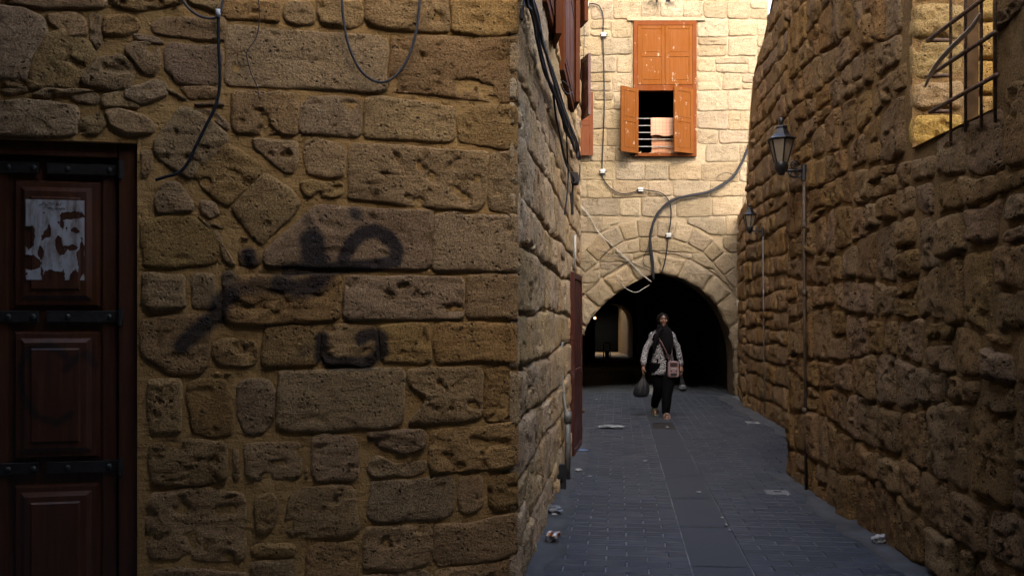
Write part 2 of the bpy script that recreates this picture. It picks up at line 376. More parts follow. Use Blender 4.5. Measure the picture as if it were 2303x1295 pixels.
FS = [(r3, s) for s in [
 [(10,-40),(260,-40),(255,100),(5,88)], [(280,15),(330,0),(400,10),(415,60),(410,110),(330,115),(285,95),(270,55)],
 [(430,-40),(600,-30),(625,40),(620,110),(560,125),(450,110),(425,60)], [(645,-40),(1010,-40),(1010,140),(960,145),(720,130),(680,120),(640,90)],
 [(1030,-40),(1290,-40),(1290,150),(1220,158),(1030,145)],
 [(30,110),(725,165),(735,190),(735,400),(700,418),(30,385),(15,360),(20,150)], [(760,165),(1290,170),(1290,450),(1240,460),(770,410),(750,380)],
 [(60,408),(320,418),(338,440),(335,600),(310,610),(60,600),(45,570),(48,430)], [(360,430),(600,440),(618,460),(620,600),(600,615),(370,600),(350,585)],
 [(645,445),(720,435),(1030,480),(1040,500),(1035,620),(1010,635),(660,620),(638,600)], [(1060,520),(1150,475),(1290,478),(1292,672),(1230,665),(1065,630)],
 [(130,625),(180,620),(335,635),(342,720),(325,780),(290,785),(230,740),(140,660)], [(380,640),(420,625),(530,650),(545,700),(540,780),(480,790),(385,780),(375,700)],
 [(350,815),(400,805),(540,815),(545,870),(500,890),(370,885),(352,850)], [(590,645),(700,650),(1180,680),(1190,720),(1170,900),(1140,945),(1000,935),(700,905),(570,890),(575,670)],
 [(1205,690),(1300,685),(1310,740),(1312,955),(1280,960),(1195,945),(1190,850)], [(40,930),(190,780),(290,840),(345,910),(320,960),(180,1090),(150,1070),(60,960)],
 [(390,950),(420,920),(930,945),(940,980),(935,1190),(900,1205),(500,1200),(200,1190),(185,1160),(200,1120)],
 [(955,965),(1040,950),(1080,970),(1300,965),(1325,985),(1322,1210),(1270,1215),(960,1210),(948,1190)], [(70,1120),(155,1105),(165,1180),(130,1200),(80,1185)],
 [(-5,1220),(45,1212),(75,1260),(60,1300),(0,1295)]]]
FS += [(r4, s) for s in [
 [(90,-60),(515,-65),(530,-40),(525,120),(500,140),(200,155),(40,155),(10,120),(20,0)], [(560,-60),(1070,-55),(1085,-30),(1080,120),(1060,135),(850,130),(560,140),(550,110)],
 [(1110,-60),(1310,-60),(1328,-30),(1328,130),(1290,138),(1120,130),(1100,110)], [(-40,250),(0,225),(140,230),(165,270),(150,330),(100,350),(0,345),(-40,310)],
 [(190,175),(270,165),(425,170),(435,200),(430,330),(400,345),(200,345),(185,310)], [(460,180),(540,160),(680,170),(695,210),(695,320),(640,345),(470,335),(452,290)],
 [(712,170),(830,155),(935,160),(940,320),(900,340),(720,325)], [(965,165),(1010,150),(1318,158),(1326,310),(1290,330),(1100,320),(970,335),(955,250)],
 [(70,440),(110,415),(210,420),(230,470),(225,590),(190,640),(150,660),(100,650),(65,560)], [(265,370),(800,360),(820,385),(810,600),(740,625),(300,645),(250,620)],
 [(840,430),(838,365),(900,355),(1150,350),(1170,380),(1165,570),(1100,590),(900,605),(838,600),(930,490)], [(1190,365),(1310,345),(1335,370),(1330,580),(1290,590),(1200,590),(1182,560)],
 [(110,700),(340,690),(355,720),(350,840),(320,855),(130,860),(108,830)], [(370,810),(385,800),(388,855),(372,860)],
 [(405,670),(480,655),(590,665),(610,720),(615,820),(590,860),(430,865),(402,820)], [(650,645),(900,630),(920,650),(915,720),(840,745),(760,730),(660,690)],
 [(660,770),(700,745),(780,790),(920,770),(920,820),(860,845),(680,850),(655,820)], [(945,640),(1290,600),(1318,640),(1318,790),(1270,810),(950,825),(938,780)],
 [(150,930),(230,915),(255,960),(250,1060),(190,1115),(145,1100),(140,990)], [(310,930),(360,900),(560,890),(600,920),(610,1080),(560,1115),(400,1120),(310,1110),(290,1050)],
 [(670,870),(1030,845),(1045,880),(1040,1010),(980,1040),(700,1050),(660,1020)], [(1070,850),(1150,830),(1180,850),(1180,980),(1130,1015),(1070,1010),(1062,930)],
 [(1200,845),(1300,825),(1330,850),(1325,990),(1260,1000),(1200,995)], [(130,1165),(180,1145),(310,1150),(335,1170),(320,1205),(250,1215),(140,1205)],
 [(390,1170),(450,1150),(600,1140),(610,1180),(605,1330),(380,1330)], [(640,1075),(930,1060),(945,1100),(940,1230),(800,1270),(640,1260)],
 [(960,1060),(1100,1060),(1290,1010),(1325,1060),(1320,1190),(1230,1220),(980,1245),(955,1200)], [(640,1290),(900,1265),(950,1300),(950,1392),(640,1392)],
 [(970,1270),(1300,1215),(1335,1260),(1335,1392),(970,1392)], [(130,1240),(320,1225),(340,1395),(120,1395)]]]
FS += [(r2, s) for s in [
 [(670,410),(810,405),(820,440),(815,640),(690,650),(670,600)], [(850,430),(900,415),(1020,420),(1035,470),(1055,600),(1045,650),(950,665),(870,640),(850,500)],
 [(680,700),(830,680),(1010,690),(1025,730),(1020,860),(900,880),(690,885),(675,800)], [(1050,720),(1080,715),(1085,870),(1045,870)],
 [(690,920),(900,900),(1090,925),(1105,970),(1105,1200),(1080,1230),(690,1215),(670,1150),(675,960)], [(690,1270),(800,1255),(1120,1280),(1130,1400),(680,1400)],
 [(640,140),(760,125),(930,120),(945,160),(935,330),(900,380),(770,385),(640,290)], [(650,-70),(830,-60),(840,80),(700,100),(650,60)],
 [(860,-65),(970,-70),(985,80),(960,100),(870,90)], [(965,370),(1050,375),(1045,388),(970,388)]]]
FS += [(r1, s) for s in [
 [(860,785),(1020,640),(1110,700),(1190,760),(1020,920),(930,855)], [(700,640),(770,545),(810,485),(860,500),(1010,600),(1015,630),(850,790),(780,750),(700,690)],
 [(-40,30),(120,50),(190,90),(205,160),(150,220),(120,350),(-40,340)], [(215,65),(330,60),(380,90),(385,150),(330,165),(280,150),(215,100)],
 [(465,70),(560,65),(610,85),(625,130),(560,155),(465,160)], [(215,160),(290,140),(400,200),(420,250),(380,300),(330,385),(140,375),(150,280)],
 [(440,265),(540,255),(595,310),(570,390),(500,400),(380,380),(370,340)], [(560,200),(640,185),(710,210),(715,300),(690,345),(640,330),(560,240)],
 [(690,110),(740,85),(995,80),(1000,180),(870,180),(760,160),(700,150)], [(760,195),(970,215),(985,250),(975,370),(930,385),(800,375),(745,310),(740,240)],
 [(-40,460),(100,455),(330,475),(345,510),(335,600),(200,605),(-40,600)], [(0,400),(120,385),(130,410),(40,425)], [(320,430),(400,415),(450,435),(430,470),(340,450)],
 [(470,495),(540,490),(640,520),(690,560),(680,600),(560,600),(500,560)], [(-40,-60),(460,-60),(460,35),(200,30),(-40,0)], [(490,-60),(800,-60),(810,20),(640,40),(500,20)],
 [(820,-60),(1000,-60),(990,60),(860,20)], [(760,395),(840,440),(825,450),(750,410)], [(870,465),(990,450),(1005,475),(880,475)],
 [(690,880),(740,815),(800,815),(870,905),(870,950),(700,960)], [(640,1000),(740,975),(860,980),(960,1040),(985,1120),(960,1180),(800,1195),(650,1190),(630,1080)],
 [(890,890),(960,900),(990,960),(940,985),(890,950)], [(950,995),(1010,1010),(1000,1030),(940,1010)], [(1070,1050),(1120,1065),(1090,1085)], [(630,670),(680,670),(690,740),(660,800),(630,800)]]]
FS += [(r1, s_) for s_ in [[(400,60),(450,70),(455,170),(430,220),(405,170)], [(600,150),(700,170),(735,200),(650,185),(610,180)], [(20,360),(120,355),(200,392),(140,400),(30,392)], [(210,395),(330,398),(420,408),(320,425),(220,440),(140,428)],
 [(560,400),(690,355),(740,380),(745,430),(640,470),(560,440)], [(455,425),(545,415),(630,485),(460,482)], [(800,390),(915,392),(975,395),(965,440),(860,445)], [(345,540),(450,505),(480,560),(430,600),(350,600)], [(860,490),(960,500),(1030,560),(1020,590),(900,500)],
 [(1000,60),(1010,90),(1005,200),(998,190)], [(880,960),(1000,1100),(1060,1190),(1010,1190),(985,1050)]]]
for fn, P in FS:
    px = [fn(*p) for p in P]; px = [(x if x < 1140 else max(x, 1156)+3, y) for x, y in px]
    cx_, cy_ = cen(px); gw = (6.5 if area(np.array(px)) > 6000 else 3)+(3 if px[0][0] < 500 and px[0][1] < 330 else 0)
    px = [(x+(x-cx_)/max(1, math.hypot(x-cx_, y-cy_))*gw, y+(y-cy_)/max(1, math.hypot(x-cx_, y-cy_))*gw) for x, y in px]
    Q = [FRONT.px(*p) for p in px]
    Q = [(u if u < -.02 else .016, max(v, -.03)) for u, v in Q]
    Ar = area(np.array(Q)); small = Ar < .02; rough = random.random() < .45
    stone(FRONT, Q, M['stone_front'], fwall, H=random.uniform(.008, .018) if not small else .010, seg=.015, rings=13 if not small else 4, rad=.022, wob=.008,
          rel=.0058 if rough else .0032, pit=.016 if rough else .007, paint=paint_front, edge=.005)
m = MB(); m.fbox(FRONT, -4.6, -.3, -.02, 4.6, -.5, -.31); m.build('inner_wall', M['dark'], corner)  # unseen dark backing added behind the door against light leaks
# the wall beyond the door and beside the rubble, out of the frame
UE = FRONT.px(-30, 200)[0]; _pre = set(fwall.children)
for P in courses(-4.6, UE, .0, 3.4, (.28, .38), (.4, .8), .03, .016, 6):
    if cen(P)[1] < DV+.02 and cen(P)[0] > UL-.25: continue
    P = [(min(p[0], (UL-.03) if cen(P)[1] < DV else UE), max(p[1], (DV+.02) if cen(P)[0] > UL and cen(P)[1] < DV+.3 else -.02)) for p in P]
    if area(np.array(P)) > .02: stone(FRONT, P, M['stone_front'], fwall, H=.015, seg=.06, rings=3, rad=.03, edge=.006)
# two more courses above the frame
for P in courses(-4.4, .0, 3.42, 4.5, (.3, .36), (.45, .8), .035, .012, 5):
    if max(p[0] for p in P) > -.05: P = [(min(p[0], .016), p[1]) for p in P]
    stone(FRONT, P, M['stone_front'], fwall, H=.022, seg=.06, rings=3, rad=.035)

gather([o for o in fwall.children if o not in _pre], 'stone', fwall)
# side wall along the alley
swall = wall_sheet('wall', SIDE, .0, 7.45, -.02, 9.5, .06, M['mortar_side'], corner, .012, seed=3)
SP = courses(-.02, 7.4, -.03, 6.6, (.25, .37), (.34, .66), .02, .016, 21, .02)
for P in SP:
    c = cen(P)
    if c[0] > 7.5: continue
    near = c[0] < 3
    if c[1] > 1.55+.36*(4.9+.99*c[0])+.4: continue
    P = [(max(p[0], -.016), p[1]) if p[0] < .06 else (min(p[0], 7.43), p[1]) for p in P]
    P = [(p[0], max(p[1], -.03)) for p in P]
    if area(np.array(P)) < .004: continue
    stone(SIDE, P, M['stone_side'], swall, H=random.uniform(.008, .022), seg=.03 if near else .05, rings=7 if near else 4, rad=.03, wob=.010, rel=.009, pit=.016, edge=.012)
sl = sorted([o for o in swall.children if o.name.startswith('stone')], key=lambda o: o.location.y); NF = len([o for o in fwall.children if o.name.startswith('stone')])
if len(sl) > 298-NF: gather(sl[298-NF:], 'stone', swall)
m = MB(); m.add([SIDE.p(7.45, -.02, 0), SIDE.p(7.45, 9.5, 0), SIDE.p(7.45, 9.5, -3), SIDE.p(7.45, -.02, -3)], [(0, 1, 2, 3)]); m.build('end_wall', M['mortar_side'], corner)
nb = thing('neighbour_building', 'plain stone building hidden between the corner building and the passage house', 'building', (.5, 14, 0)); m = MB(); m.hexa([(.3, 12.4, 0), (.75, 12.4, 0), (.75, 17.6, 0), (.3, 17.6, 0), (.3, 12.4, 9.2), (.75, 12.4, 9.2), (.75, 17.6, 9.2), (.3, 17.6, 9.2)]); m.build('wall', M['mortar_side'], nb)  # unseen block added to cut sky light on the far walls

# wooden door in the front wall
door = MB(); fu = lambda x, y=600: FRONT.px(x, y, -.05)[0]; fv = lambda x, y: FRONT.px(x, y, -.05)[1]
U0 = UL-.02; uR = fu(310)+.01; uI = fu(267, 600); vT = fv(308, 318)+.01; vI = fv(267, 358)
door.fbox(FRONT, uI, uR, -.02, vT, -.16, -.035, .006).fbox(FRONT, U0, uI, vI, vT, -.16, -.038, .006)
dr = door.build('door', M['door'], corner)
m = MB(); m.fbox(FRONT, U0, uI-.006, -.02, vI-.006, -.14, -.085); m.build('door_leaf', M['door'], dr)
ul0, ul1 = fu(28), fu(222)
def rows(y): return fv(120, y)
def door_panel(y0, y1):
    p = MB(); v1, v0 = rows(y0), rows(y1)
    p.fbox(FRONT, ul0, ul1, v0, v1, -.084, -.062, .012)
    g = .035; p.fbox(FRONT, ul0+g, ul1-g, v0+g, v1-g, -.061, -.045, .022)
    p.fbox(FRONT, ul0+g+.05, ul1-g-.05, v0+g+.05, v1-g-.05, -.0449, -.036, .008)
    o = p.build('door_panel', M['door'], dr); return o
for a, b in ((405, 690), (745, 1032), (1090, 1380)): door_panel(a, b)
p = MB(); p.fbox(FRONT, fu(-60), ul0-.03, -.02, vI-.02, -.084, -.07, .004); p.build('door_stile', M['door'], dr)
p = MB(); p.fbox(FRONT, ul1+.012, uI-.012, .0, vI-.02, -.084, -.07, .004); p.build('door_stile', M['door'], dr)
for y in (378, 712, 1052):
    p = MB(); v = rows(y); p.fbox(FRONT, U0, fu(85), v-.03, v+.03, -.069, -.058, .003).fbox(FRONT, fu(103), uI+.02, v-.03, v+.03, -.069, -.055, .003)
    p.tube([FRONT.p(uI+.012, v-.045, -.036), FRONT.p(uI+.012, v+.045, -.036)], .014, 8); p.build('strap', M['iron'], dr)
    for x in (18, 75, 152, 245):
        p = MB(); c = FRONT.p(fu(x), v, -.054); p.ball(c, (.014, .010, .014), 10, 6); p.build('stud', M['stud'], dr, True)
# faint sprayed heart on the middle panel: paint on the wood itself
hp = [(150, 800), (110, 775), (65, 785), (45, 830), (50, 890), (85, 935), (130, 950), (160, 930)]; hq = [(150, 830), (165, 810), (195, 795), (212, 820)]
HS = [(np.array(FRONT.px(*a, -.05)), np.array(FRONT.px(*b, -.05))) for pts in (hp, hq) for a, b in zip(pts[:-1], pts[1:])]
mid_panel = [o for o in dr.children if o.name.startswith('door_panel')][1]
bm = bmesh.new(); bm.from_mesh(mid_panel.data); bmesh.ops.subdivide_edges(bm, edges=bm.edges[:], cuts=22, use_grid_fill=True); bm.to_mesh(mid_panel.data); bm.free()
pv_ = np.array([v.co[:] for v in mid_panel.data.vertices]); pu = np.c_[(pv_-np.array(FRONT.O))@np.array(FRONT.U), pv_[:, 2]]; dm = np.full(len(pu), 9.)
for a, b in HS:
    ab = b-a; t = np.clip(((pu-a)@ab)/(ab@ab), 0, 1); dm = np.minimum(dm, np.linalg.norm(pu-(a+t[:, None]*ab), axis=1))
at = mid_panel.data.attributes.new('paint', 'FLOAT', 'POINT'); at.data.foreach_set('value', np.clip(1.4-dm/.022, 0, .9).astype(np.float32))
# torn poster
def paper(name, fr, h, u0, u1, v0, v1, keep, mat, nx=70, ny=100):
    V = []; Fc = []
    for j in range(ny+1):
        for i in range(nx+1):
            V.append(fr.p(u0+(u1-u0)*i/nx, v0+(v1-v0)*j/ny, h+.0004*math.sin(i*.21+j*.13)))
    for j in range(ny):
        for i in range(nx):
            if keep((i+.5)/nx, (j+.5)/ny): a = j*(nx+1)+i; Fc.append((a, a+1, a+nx+2, a+nx+1))
    bm = bmesh.new(); vv = [bm.verts.new(v) for v in V]
    for f in Fc: bm.faces.new([vv[i] for i in f])
    bmesh.ops.delete(bm, geom=[v for v in bm.verts if not v.link_faces], context='VERTS')
    me = bpy.data.meshes.new(name); bm.to_mesh(me); bm.free(); me.materials.append(mat); return link(bpy.data.objects.new(name, me))
def poster_mask(nx, ny):
    b, a = np.meshgrid((np.arange(ny)+.5)/ny, (np.arange(nx)+.5)/nx, indexing='ij'); q = np.c_[a.ravel(), b.ravel(), np.full(a.size, .37)]
    w1 = fbm(q, 6, 41, 3).reshape(a.shape)*.05; w2 = fbm(q, 9, 44, 3).reshape(a.shape)*.03; A = a+w1; B = b+w2*.7
    z = lambda x, y, f, sd: fbm(np.c_[x.ravel(), y.ravel(), np.full(x.size, .37)], f, sd, 4).reshape(a.shape)
    k = z(A*1.6, B*.55, 6, 3)*.62+z(A, B, 15, 8)*.3+.5+np.minimum(0, np.minimum(A, 1-A)*3-.3)
    el = lambda cx, cy, rx, ry: np.clip(1.25-np.hypot((A-cx)/rx, (B-cy)/ry), 0, 1)*2.2
    k += 1.1*((b > .84) & (a < .78))*np.clip((b-.82)*20, 0, 1)+.9*((B > .66) & (A < .14))
    for e in ((.78, .82, .2, .06), (.56, .42, .07, .12), (.36, .6, .05, .09), (.8, .4, .08, .035), (.82, .62, .07, .04), (.06, .55, .12, .14), (.05, .22, .13, .09), (.95, .25, .07, .2), (.45, .02, .2, .1), (.85, .0, .1, .1), (.22, .34, .05, .06)): k -= el(*e)
    return k > 0
PM = poster_mask(120, 165)
keep_poster = lambda a, b: bool(PM[min(164, int(b*165)), min(119, int(a*120))])
N = NT('torn_white_paper'); co = N.n('NewGeometry').outputs['Position']
f = N.n('TexNoise', {'Vector': N.n('Mapping', {'Vector': co, 'Scale': (22., 22., 5.)}).outputs[0], 'Scale': 1.2, 'Detail': 8, 'Roughness': .7}).outputs[0]
N.set('Base Color', N.mix(N.ramp(f, .45, .68), (.33, .325, .32), (.12, .08, .055))); N.set('Roughness', .8); M['paper'] = N.m
pu0, pv1 = FRONT.px(58, 448, -.034); pu1, pv0 = FRONT.px(190, 630, -.034)
po = paper('torn_poster', FRONT, -.0335, pu0, pu1, pv0, pv1, keep_poster, M['paper'], 120, 165)
tag(po, 'torn white paper poster peeling from the top panel of the dark door', 'poster')
m = MB(); rd = random.Random(4)
for ln, (a0, a1) in enumerate(((.22, .62), (.3, .68))):
    u = pu0+(pu1-pu0)*a0; v = pv0+(pv1-pv0)*(.945-.05*ln)
    while u < pu0+(pu1-pu0)*a1:
        pts = [FRONT.p(u+k*.0045, v+rd.uniform(-.008, .008), -.0315) for k in range(4)]; m.tube(pts, .0013, 4); u += rd.uniform(.014, .02)
m.build('script_line', M['cable'], po)

# ------------------------------------------------------------------ far house over the passage
house = thing('passage_house', 'cream limestone house spanning the alley above a dark arched passage', 'house', (3, 17.7, 0))
K = 17.7/F
def FU(x): return (x-CX)*K
def FV(y): return CAM_H+(HY-y)*K
ARCH = [(1296, 900), (1298, 800), (1306, 765), (1325, 724), (1350, 692), (1390, 657), (1437, 630), (1487, 613), (1540, 629), (1586, 658), (1618, 695), (1638, 738), (1650, 790), (1653, 900)]
AC = np.array([(FU(x), FV(y)) for x, y in ARCH])
Ac = np.array([tuple(v)[:2] for v in spline([(a, b, 0) for a, b in AC], 8)])
Ac[:, 1] = np.maximum(Ac[:, 1], -.05)
REL = [(1296, 640), (1318, 612), (1343, 590), (1372, 560), (1405, 541), (1440, 533), (1480, 532), (1515, 537), (1540, 545), (1575, 562), (1605, 592), (1630, 622), (1652, 650)]
Rc = np.array([tuple(v)[:2] for v in spline([(FU(x), FV(y), 0) for x, y in REL], 8)])
def offset(C, d):
    T = np.gradient(C, axis=0); n = np.c_[-T[:, 1], T[:, 0]]; n /= np.linalg.norm(n, axis=1)[:, None]; return C+n*d
Ax = offset(Ac, .40); Rx = offset(Rc, .345)
def yat(C, x):
    o = np.argsort(C[:, 0]); return np.interp(x, C[o, 0], C[o, 1])
# wall mortar sheet with the arch cut out: columns of quads above the arch line
FL, FRt, FT = .6, 5.11, 9.0
win = (FU(1436), FU(1554), FV(345), FV(58))
us = np.unique(np.r_[np.linspace(FL, FRt, 90), AC[:, 0], win[0], win[1]]); V = []; Fc = []; NVV = 100
inner = (Ac[:, 0].min(), Ac[:, 0].max())
bot = np.array([yat(Ac, u) if inner[0] < u < inner[1] else -.05 for u in us])
for i, u in enumerate(us):
    for j in range(NVV+1): V.append((u, j, bot[i]+(FT-bot[i])*j/NVV))
V = np.array(V); q = np.c_[V[:, 0], V[:, 2], np.full(len(V), 1.)]; V[:, 1] = 17.718-.006*fbm(q, 3, 2, 4)-.003*fbm(q, 15, 3, 2)
for i in range(len(us)-1):
    for j in range(NVV):
        a = i*(NVV+1)+j; c = (V[a]+V[a+NVV+2])/2
        if win[0] < c[0] < win[1] and win[2] < c[2] < win[3]: continue
        Fc.append((a, a+NVV+1, a+NVV+2, a+1))
hw = mesh('wall', V, Fc, M['mortar_far'], house, True)
m = MB()                                       # arch intrados and wall thickness
for i in range(len(Ac)-1):
    a, b = Ac[i], Ac[i+1]; m.add([(a[0], 17.69, a[1]), (b[0], 17.69, b[1]), (b[0], 18.3, b[1]), (a[0], 18.3, a[1])], [(0, 1, 2, 3)])
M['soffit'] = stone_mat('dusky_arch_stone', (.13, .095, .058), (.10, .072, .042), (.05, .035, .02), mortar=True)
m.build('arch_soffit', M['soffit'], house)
def voussoirs(C, X, length, name, gap=.02, **kw):
    s = np.r_[0, np.cumsum(np.linalg.norm(np.diff(C, axis=0), axis=1))]; n = max(1, round(s[-1]/length)); ed = np.linspace(0, s[-1], n+1)
    ed[1:-1] += np.random.default_rng(3).uniform(-.12, .12, n-1)*length
    ip = lambda A, t: np.array([np.interp(t, s, A[:, 0]), np.interp(t, s, A[:, 1])])
    for a, b in zip(ed[:-1], ed[1:]):
        e = gap/2*s[-1]/s[-1]; q0, q1, x1, x0 = ip(C, a+e), ip(C, b-e), ip(X, b-e), ip(X, a+e); k = random.uniform(.9, 1.05)
        x1 = q1+(x1-q1)*k; x0 = q0+(x0-q0)*k
        if max(q0[1], q1[1], x0[1], x1[1]) < .02: continue
        P = [q0, q1, x1, x0]; P = [(p[0], max(p[1], -.03)) for p in P]
        stone(FAR, P, M['stone_far'], hw, name=name, **kw)
voussoirs(Ac, Ax, .46, 'arch_stone', .03, H=.03, seg=.05, rings=5, rad=.045, wob=.03, rel=.012, pit=.014, edge=.02, sink=.06)
voussoirs(Rc, Rx, .34, 'arch_stone', .02, H=.014, seg=.06, rings=4, rad=.02, wob=.008, rel=.006, pit=.006, edge=.01)
for P in courses(FL, 5.06, -.03, 8.3, (.26, .4), (.36, .78), .014, .014, 33, .018):
    c = cen(P)
    if c[0] > 5.3: continue
    inrel = Rx[:, 0].min() < c[0] < Rx[:, 0].max()
    yo = yat(Rx, c[0]); yi = yat(Rc, c[0]); ya = yat(Ax, c[0])
    if c[0] > Rx[:, 0].max()-.1:
        cl = lambda Q: np.c_[np.maximum(Q[:, 0], np.array([yx for yx in np.interp(Q[:, 1], np.r_[-1, Ax[::-1][:40, 1], 9], np.r_[Ax[-1, 0], Ax[::-1][:40, 0], 0])])+.02), Q[:, 1]]
    elif c[1] > yo-.1: cl = lambda Q: np.c_[Q[:, 0], np.maximum(Q[:, 1], yat(Rx, Q[:, 0])+.025)]
    elif c[1] > ya-.15: cl = lambda Q: np.c_[Q[:, 0], np.clip(Q[:, 1], yat(Ax, Q[:, 0])+.02, np.maximum(yat(Rc, Q[:, 0])-.025, yat(Ax, Q[:, 0])+.021))]
    else: continue
    # window with its frame
    x0, x1, z0, z1 = FU(1422), FU(1567), FV(355), FV(40)
    if x0 < c[0] < x1 and z0 < c[1] < z1: continue
    if z0-.1 < c[1] < z1+.1:
        lo = -9 if c[0] > x1 else None
        P = [((min(p[0], x0-.015) if c[0] < x0 else max(p[0], x1+.015)), p[1]) for p in P] if (c[0] < x0+.0 or c[0] > x1) else P
    elif x0 < c[0] < x1: P = [(p[0], (min(p[1], z0-.015) if c[1] < z0 else max(p[1], z1+.015))) for p in P]
    if area(np.array(P)) < .01: continue
    P = [(min(p[0], 5.09), p[1]) for p in P]
    stone(FAR, P, M['stone_far'], hw, H=random.uniform(.003, .010), seg=.05, rings=4, rad=.025, wob=.011, rel=.006, pit=.012, edge=.010, clamp=cl)
m = MB(); m.box((FL, 17.75, 5.0), (FRt, 18.3, 9.0)); 
m.add([(FRt, 17.7, -.1), (FRt, 22, -.1), (FRt, 22, 9), (FRt, 17.7, 9)], [(0, 1, 2, 3)]); m.add([(FL, 17.7, 9), (FRt, 17.7, 9), (FRt, 22, 9), (FL, 22, 9)], [(0, 1, 2, 3)])
MB_sh = MB(); MB_sh.add([(FRt, 17.72, -.1), (FRt, 22, -.1), (FRt, 22, 9), (FRt, 17.72, 9)], [(0, 1, 2, 3)]).add([(FL, 17.72, 9), (FRt, 17.72, 9), (FRt, 22, 9), (FL, 22, 9)], [(0, 1, 2, 3)])
MB_sh.build('gable_wall', M['mortar_far'], house)
# window: frame, leaves, room behind, rails
wn = MB(); x0, x1, z0, z1 = FU(1424), FU(1565), FV(353), FV(50); t = .085
wn.box((x0, 17.62, z0), (x0+t*.9, 17.80, z1)).box((x1-t*.9, 17.62, z0), (x1, 17.80, z1)).box((x0+t*.9, 17.62, z1-t), (x1-t*.9, 17.80, z1)).box((x0+t*.9, 17.60, z0), (x1-t*.9, 17.80, z0+t*.7))
zm = FV(199); wn.box((x0+t*.9, 17.63, zm-.06), (x1-t*.9, 17.79, zm+.05))
window = wn.build('window', M['frame_wood'], house)
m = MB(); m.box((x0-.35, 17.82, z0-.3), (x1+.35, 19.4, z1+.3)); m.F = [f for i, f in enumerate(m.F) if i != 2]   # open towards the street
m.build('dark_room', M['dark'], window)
m = MB(); m.box((FU(1410), 17.655, FV(48)), (FU(1585), 17.72, FV(40))); m.build('lintel', M['mortar_far'], house)
def leaf(O, ang, wd, z0, z1, mat, parent, name='shutter', rails=(.0, .5, 1.), th=.035, knob=False):
    fr = Frame(O, (math.cos(ang), math.sin(ang))); b = MB(); s = .07
    b.fbox(fr, 0, s, z0, z1, -th/2, th/2, .002).fbox(fr, wd-s, wd, z0, z1, -th/2, th/2, .002)
    for k in rails:
        c = z0+s/2+(z1-z0-s)*k; b.fbox(fr, s, wd-s, c-s/2, c+s/2, -th/2+.002, th/2-.002, .002)
    o = b.build(name, mat, parent)
    for a, c in zip(rails[:-1], rails[1:]):
        b = MB(); va = z0+s+(z1-z0-s)*a; vb = z0+(z1-z0-s)*c; b.fbox(fr, s, wd-s, va, vb, -.008, .008)
        b.fbox(fr, s+.025, wd-s-.025, va+.025, vb-.025, -.013, .013, .004)
        b.build('panel', mat, o)
    return o
xa, xb = x0+t*.9+.004, x1-t*.9-.004; xc = (xa+xb)/2
leaf((xa, 17.64, 0), 0, xc-xa-.004, zm+.055, z1-t-.005, M['shutter'], window); leaf((xc, 17.64, 0), 0, xb-xc, zm+.055, z1-t-.005, M['shutter'], window)
zb, zt = z0+t*.7+.006, zm-.065
leaf((xa, 17.60, 0), math.pi+R(37), .47, zb-.02, zt+.02, M['shutter'], window)
leaf((xb, 17.60, 0), math.pi+R(28), .47, zb-.02, zt+.02, M['shutter'], window)
for y in (267, 283, 298.5, 313.5, 330):
    m = MB(); m.tube([(xa, 17.70, FV(y)), (xb, 17.70, FV(y))], .010, 6); m.build('rail', M['pipe_grey'], window)
def cloth(name, pts_top, drop, mat, label, fold=.02, off=.02):
    V = []; Fc = []; n, mm = 20, 16; (ax, ay, az), (bx, by, bz) = pts_top
    for j in range(mm+1):
        for i in range(n+1):
            s = i/n; d = j/mm; V.append((ax+(bx-ax)*s, ay-off*math.sin(min(1, d*8)*math.pi/2)+fold*math.sin(s*13+.8)*d*.6, az+(bz-az)*s-drop*d+.015*math.sin(s*7)*d))
    Fc = [(j*(n+1)+i, j*(n+1)+i+1, (j+1)*(n+1)+i+1, (j+1)*(n+1)+i) for j in range(mm) for i in range(n)]
    o = mesh(name, V, Fc, mat, None, True); sol = o.modifiers.new('thick', 'SOLIDIFY'); sol.thickness = .006
    return tag(o, label, 'cloth')
def checked(name, c1, c2, sc=14.):
    N = NT(name); co = N.n('NewGeometry').outputs['Position']
    sx = N.n('SeparateXYZ', {0: co}); l1 = N.ramp(N.math('FRACT', N.math('MULTIPLY', sx.outputs[0], sc)), .8, .86); l2 = N.ramp(N.math('FRACT', N.math('MULTIPLY', sx.outputs[2], sc)), .8, .86)
    N.set('Base Color', N.mix(N.math('MULTIPLY', N.math('MAXIMUM', l1, l2), .6), c1, c2)); N.set('Roughness', .95); return N.m
cloth('hanging_cloth', ((FU(1463), 17.685, FV(266)), (FU(1515), 17.685, FV(266))), .36, checked('pink_check', (.26, .15, .10), (.16, .085, .055)), 'pale pink checked cloth hung over the rail of the open window')
cloth('hanging_cloth', ((FU(1466), 17.74, FV(298)), (FU(1540), 17.74, FV(298))), .42, checked('brown_check', (.2, .095, .05), (.12, .055, .03)), 'brown checked cloth hanging behind the rails below the pink one', .015, .0)
leaf((FU(1292), 17.6, 0), 0, FU(1333)-FU(1292), FV(352), FV(210), M['shutter_red'], house)

